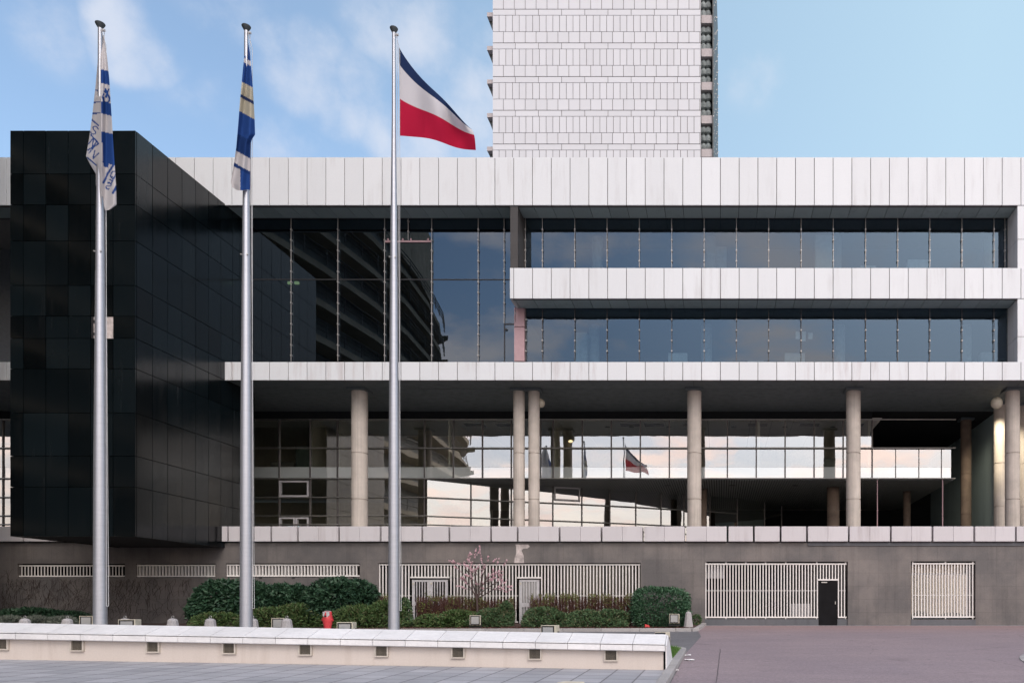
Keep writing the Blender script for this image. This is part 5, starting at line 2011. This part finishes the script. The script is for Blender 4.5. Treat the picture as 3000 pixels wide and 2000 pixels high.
base = Vector((X(1402, dT), dT, road_z(dT) + .08))
fork = Vector((X(1396, dT), dT, Z(1738, dT)))
tk.tube(base, fork, .055, .045, n=8, caps=False)
for ex, ey in ((1345, 1622), (1368, 1655), (1400, 1660), (1448, 1652), (1475, 1680), (1490, 1706), (1350, 1690), (1420, 1630)):
    e_ = Vector((X(ex, dT), dT + random.uniform(-.5, .5), Z(ey, dT)))
    st_ = base.lerp(fork, random.uniform(.75, 1.0))
    branch(st_, st_.lerp(e_, .66), .028, 2)
tk.build('trunk', 'bark', ct)
fl = MB()
for a, c, dep in tips:
    for q in range(random.choice((2, 3, 4, 5)) + (4 if dep < 2 else 0)):
        p_ = a.lerp(c, random.uniform(0, 1.0))
        for k2 in range(random.choice((2, 3, 5))):
            dirv = Vector((random.gauss(0, 1), random.gauss(0, 1), random.gauss(0, 1))).normalized()
            o_ = p_ + dirv * .03
            fl.leaf(o_, dirv.orthogonal().normalized() * .026, dirv.cross(dirv.orthogonal()).normalized() * .034)
fl.build('blossom', 'blossom', ct)

# ------------------------------------------------------------------ creeper on the wall under the block
random.seed(15)
cr = MB()
for i in range(650):
    px = random.uniform(-60, 560)
    dens = 1.0 if px < 400 else .5
    if random.random() > dens: continue
    p_ = Vector((X(px), D0 - .03, random.uniform(.1, Z(1700))))
    a = random.gauss(1.4, .5)
    for q in range(4):
        a += random.gauss(0, .35)
        n_ = p_ + Vector((math.cos(a) * .16, 0, math.sin(a) * .16))
        if n_.z > Z(1693 if 40 < px < 640 else 1620): break
        cr.tube(p_, n_, .004, n=3, caps=False)
        p_ = n_
tag(cr.build('wall_creeper', 'creeper_twig'), 'bare brown creeper covering the wall under the black block', 'climbing plant')

# ------------------------------------------------------------------ litter
def crumple(name, label, px, py, d, w_, mat):
    m = MB()
    z0 = road_z(d) + .006
    x0 = X(px, d)
    n_ = 5
    for i in range(n_):
        for j in range(n_):
            m.v.append((x0 + (i / 4 - .5) * w_, d + (j / 4 - .5) * w_ * .8, z0 + random.uniform(0, .035)))
    for i in range(n_ - 1):
        for j in range(n_ - 1):
            m.f.append((i * n_ + j, (i + 1) * n_ + j, (i + 1) * n_ + j + 1, i * n_ + j + 1)); m.m.append(0)
    return tag(m.build(name, mat), label, 'litter')


crumple('paper_scrap', 'white paper scrap on the mauve road nearest the grass corner', 2013, 1922, 22.3, .22, 'litter_white')
crumple('paper_scrap', 'thin white paper scrap on the mauve road beside the kerb', 2020, 1937, 21.0, .26, 'litter_white')
crumple('paper_scrap', 'tiny white paper scrap in the road near the bottom of the kerb', 1982, 1965, 18.6, .10, 'litter_white')
rd = 33.9
m = MB(); x0 = X(1896, rd); z0 = road_z(rd) + .11
m.hexa([(x0 - .1, rd - .05, z0), (x0 + .12, rd - .07, z0), (x0 + .12, rd + .05, z0), (x0 - .1, rd + .06, z0), (x0 - .1, rd - .04, z0 + .15), (x0 + .07, rd - .06, z0 + .08), (x0 + .09, rd + .05, z0 + .1), (x0 - .08, rd + .05, z0 + .13)])
tag(m.build('drink_can', 'litter_red', bevel=.015), 'crushed red litter on the mulch before the round hedge', 'litter')
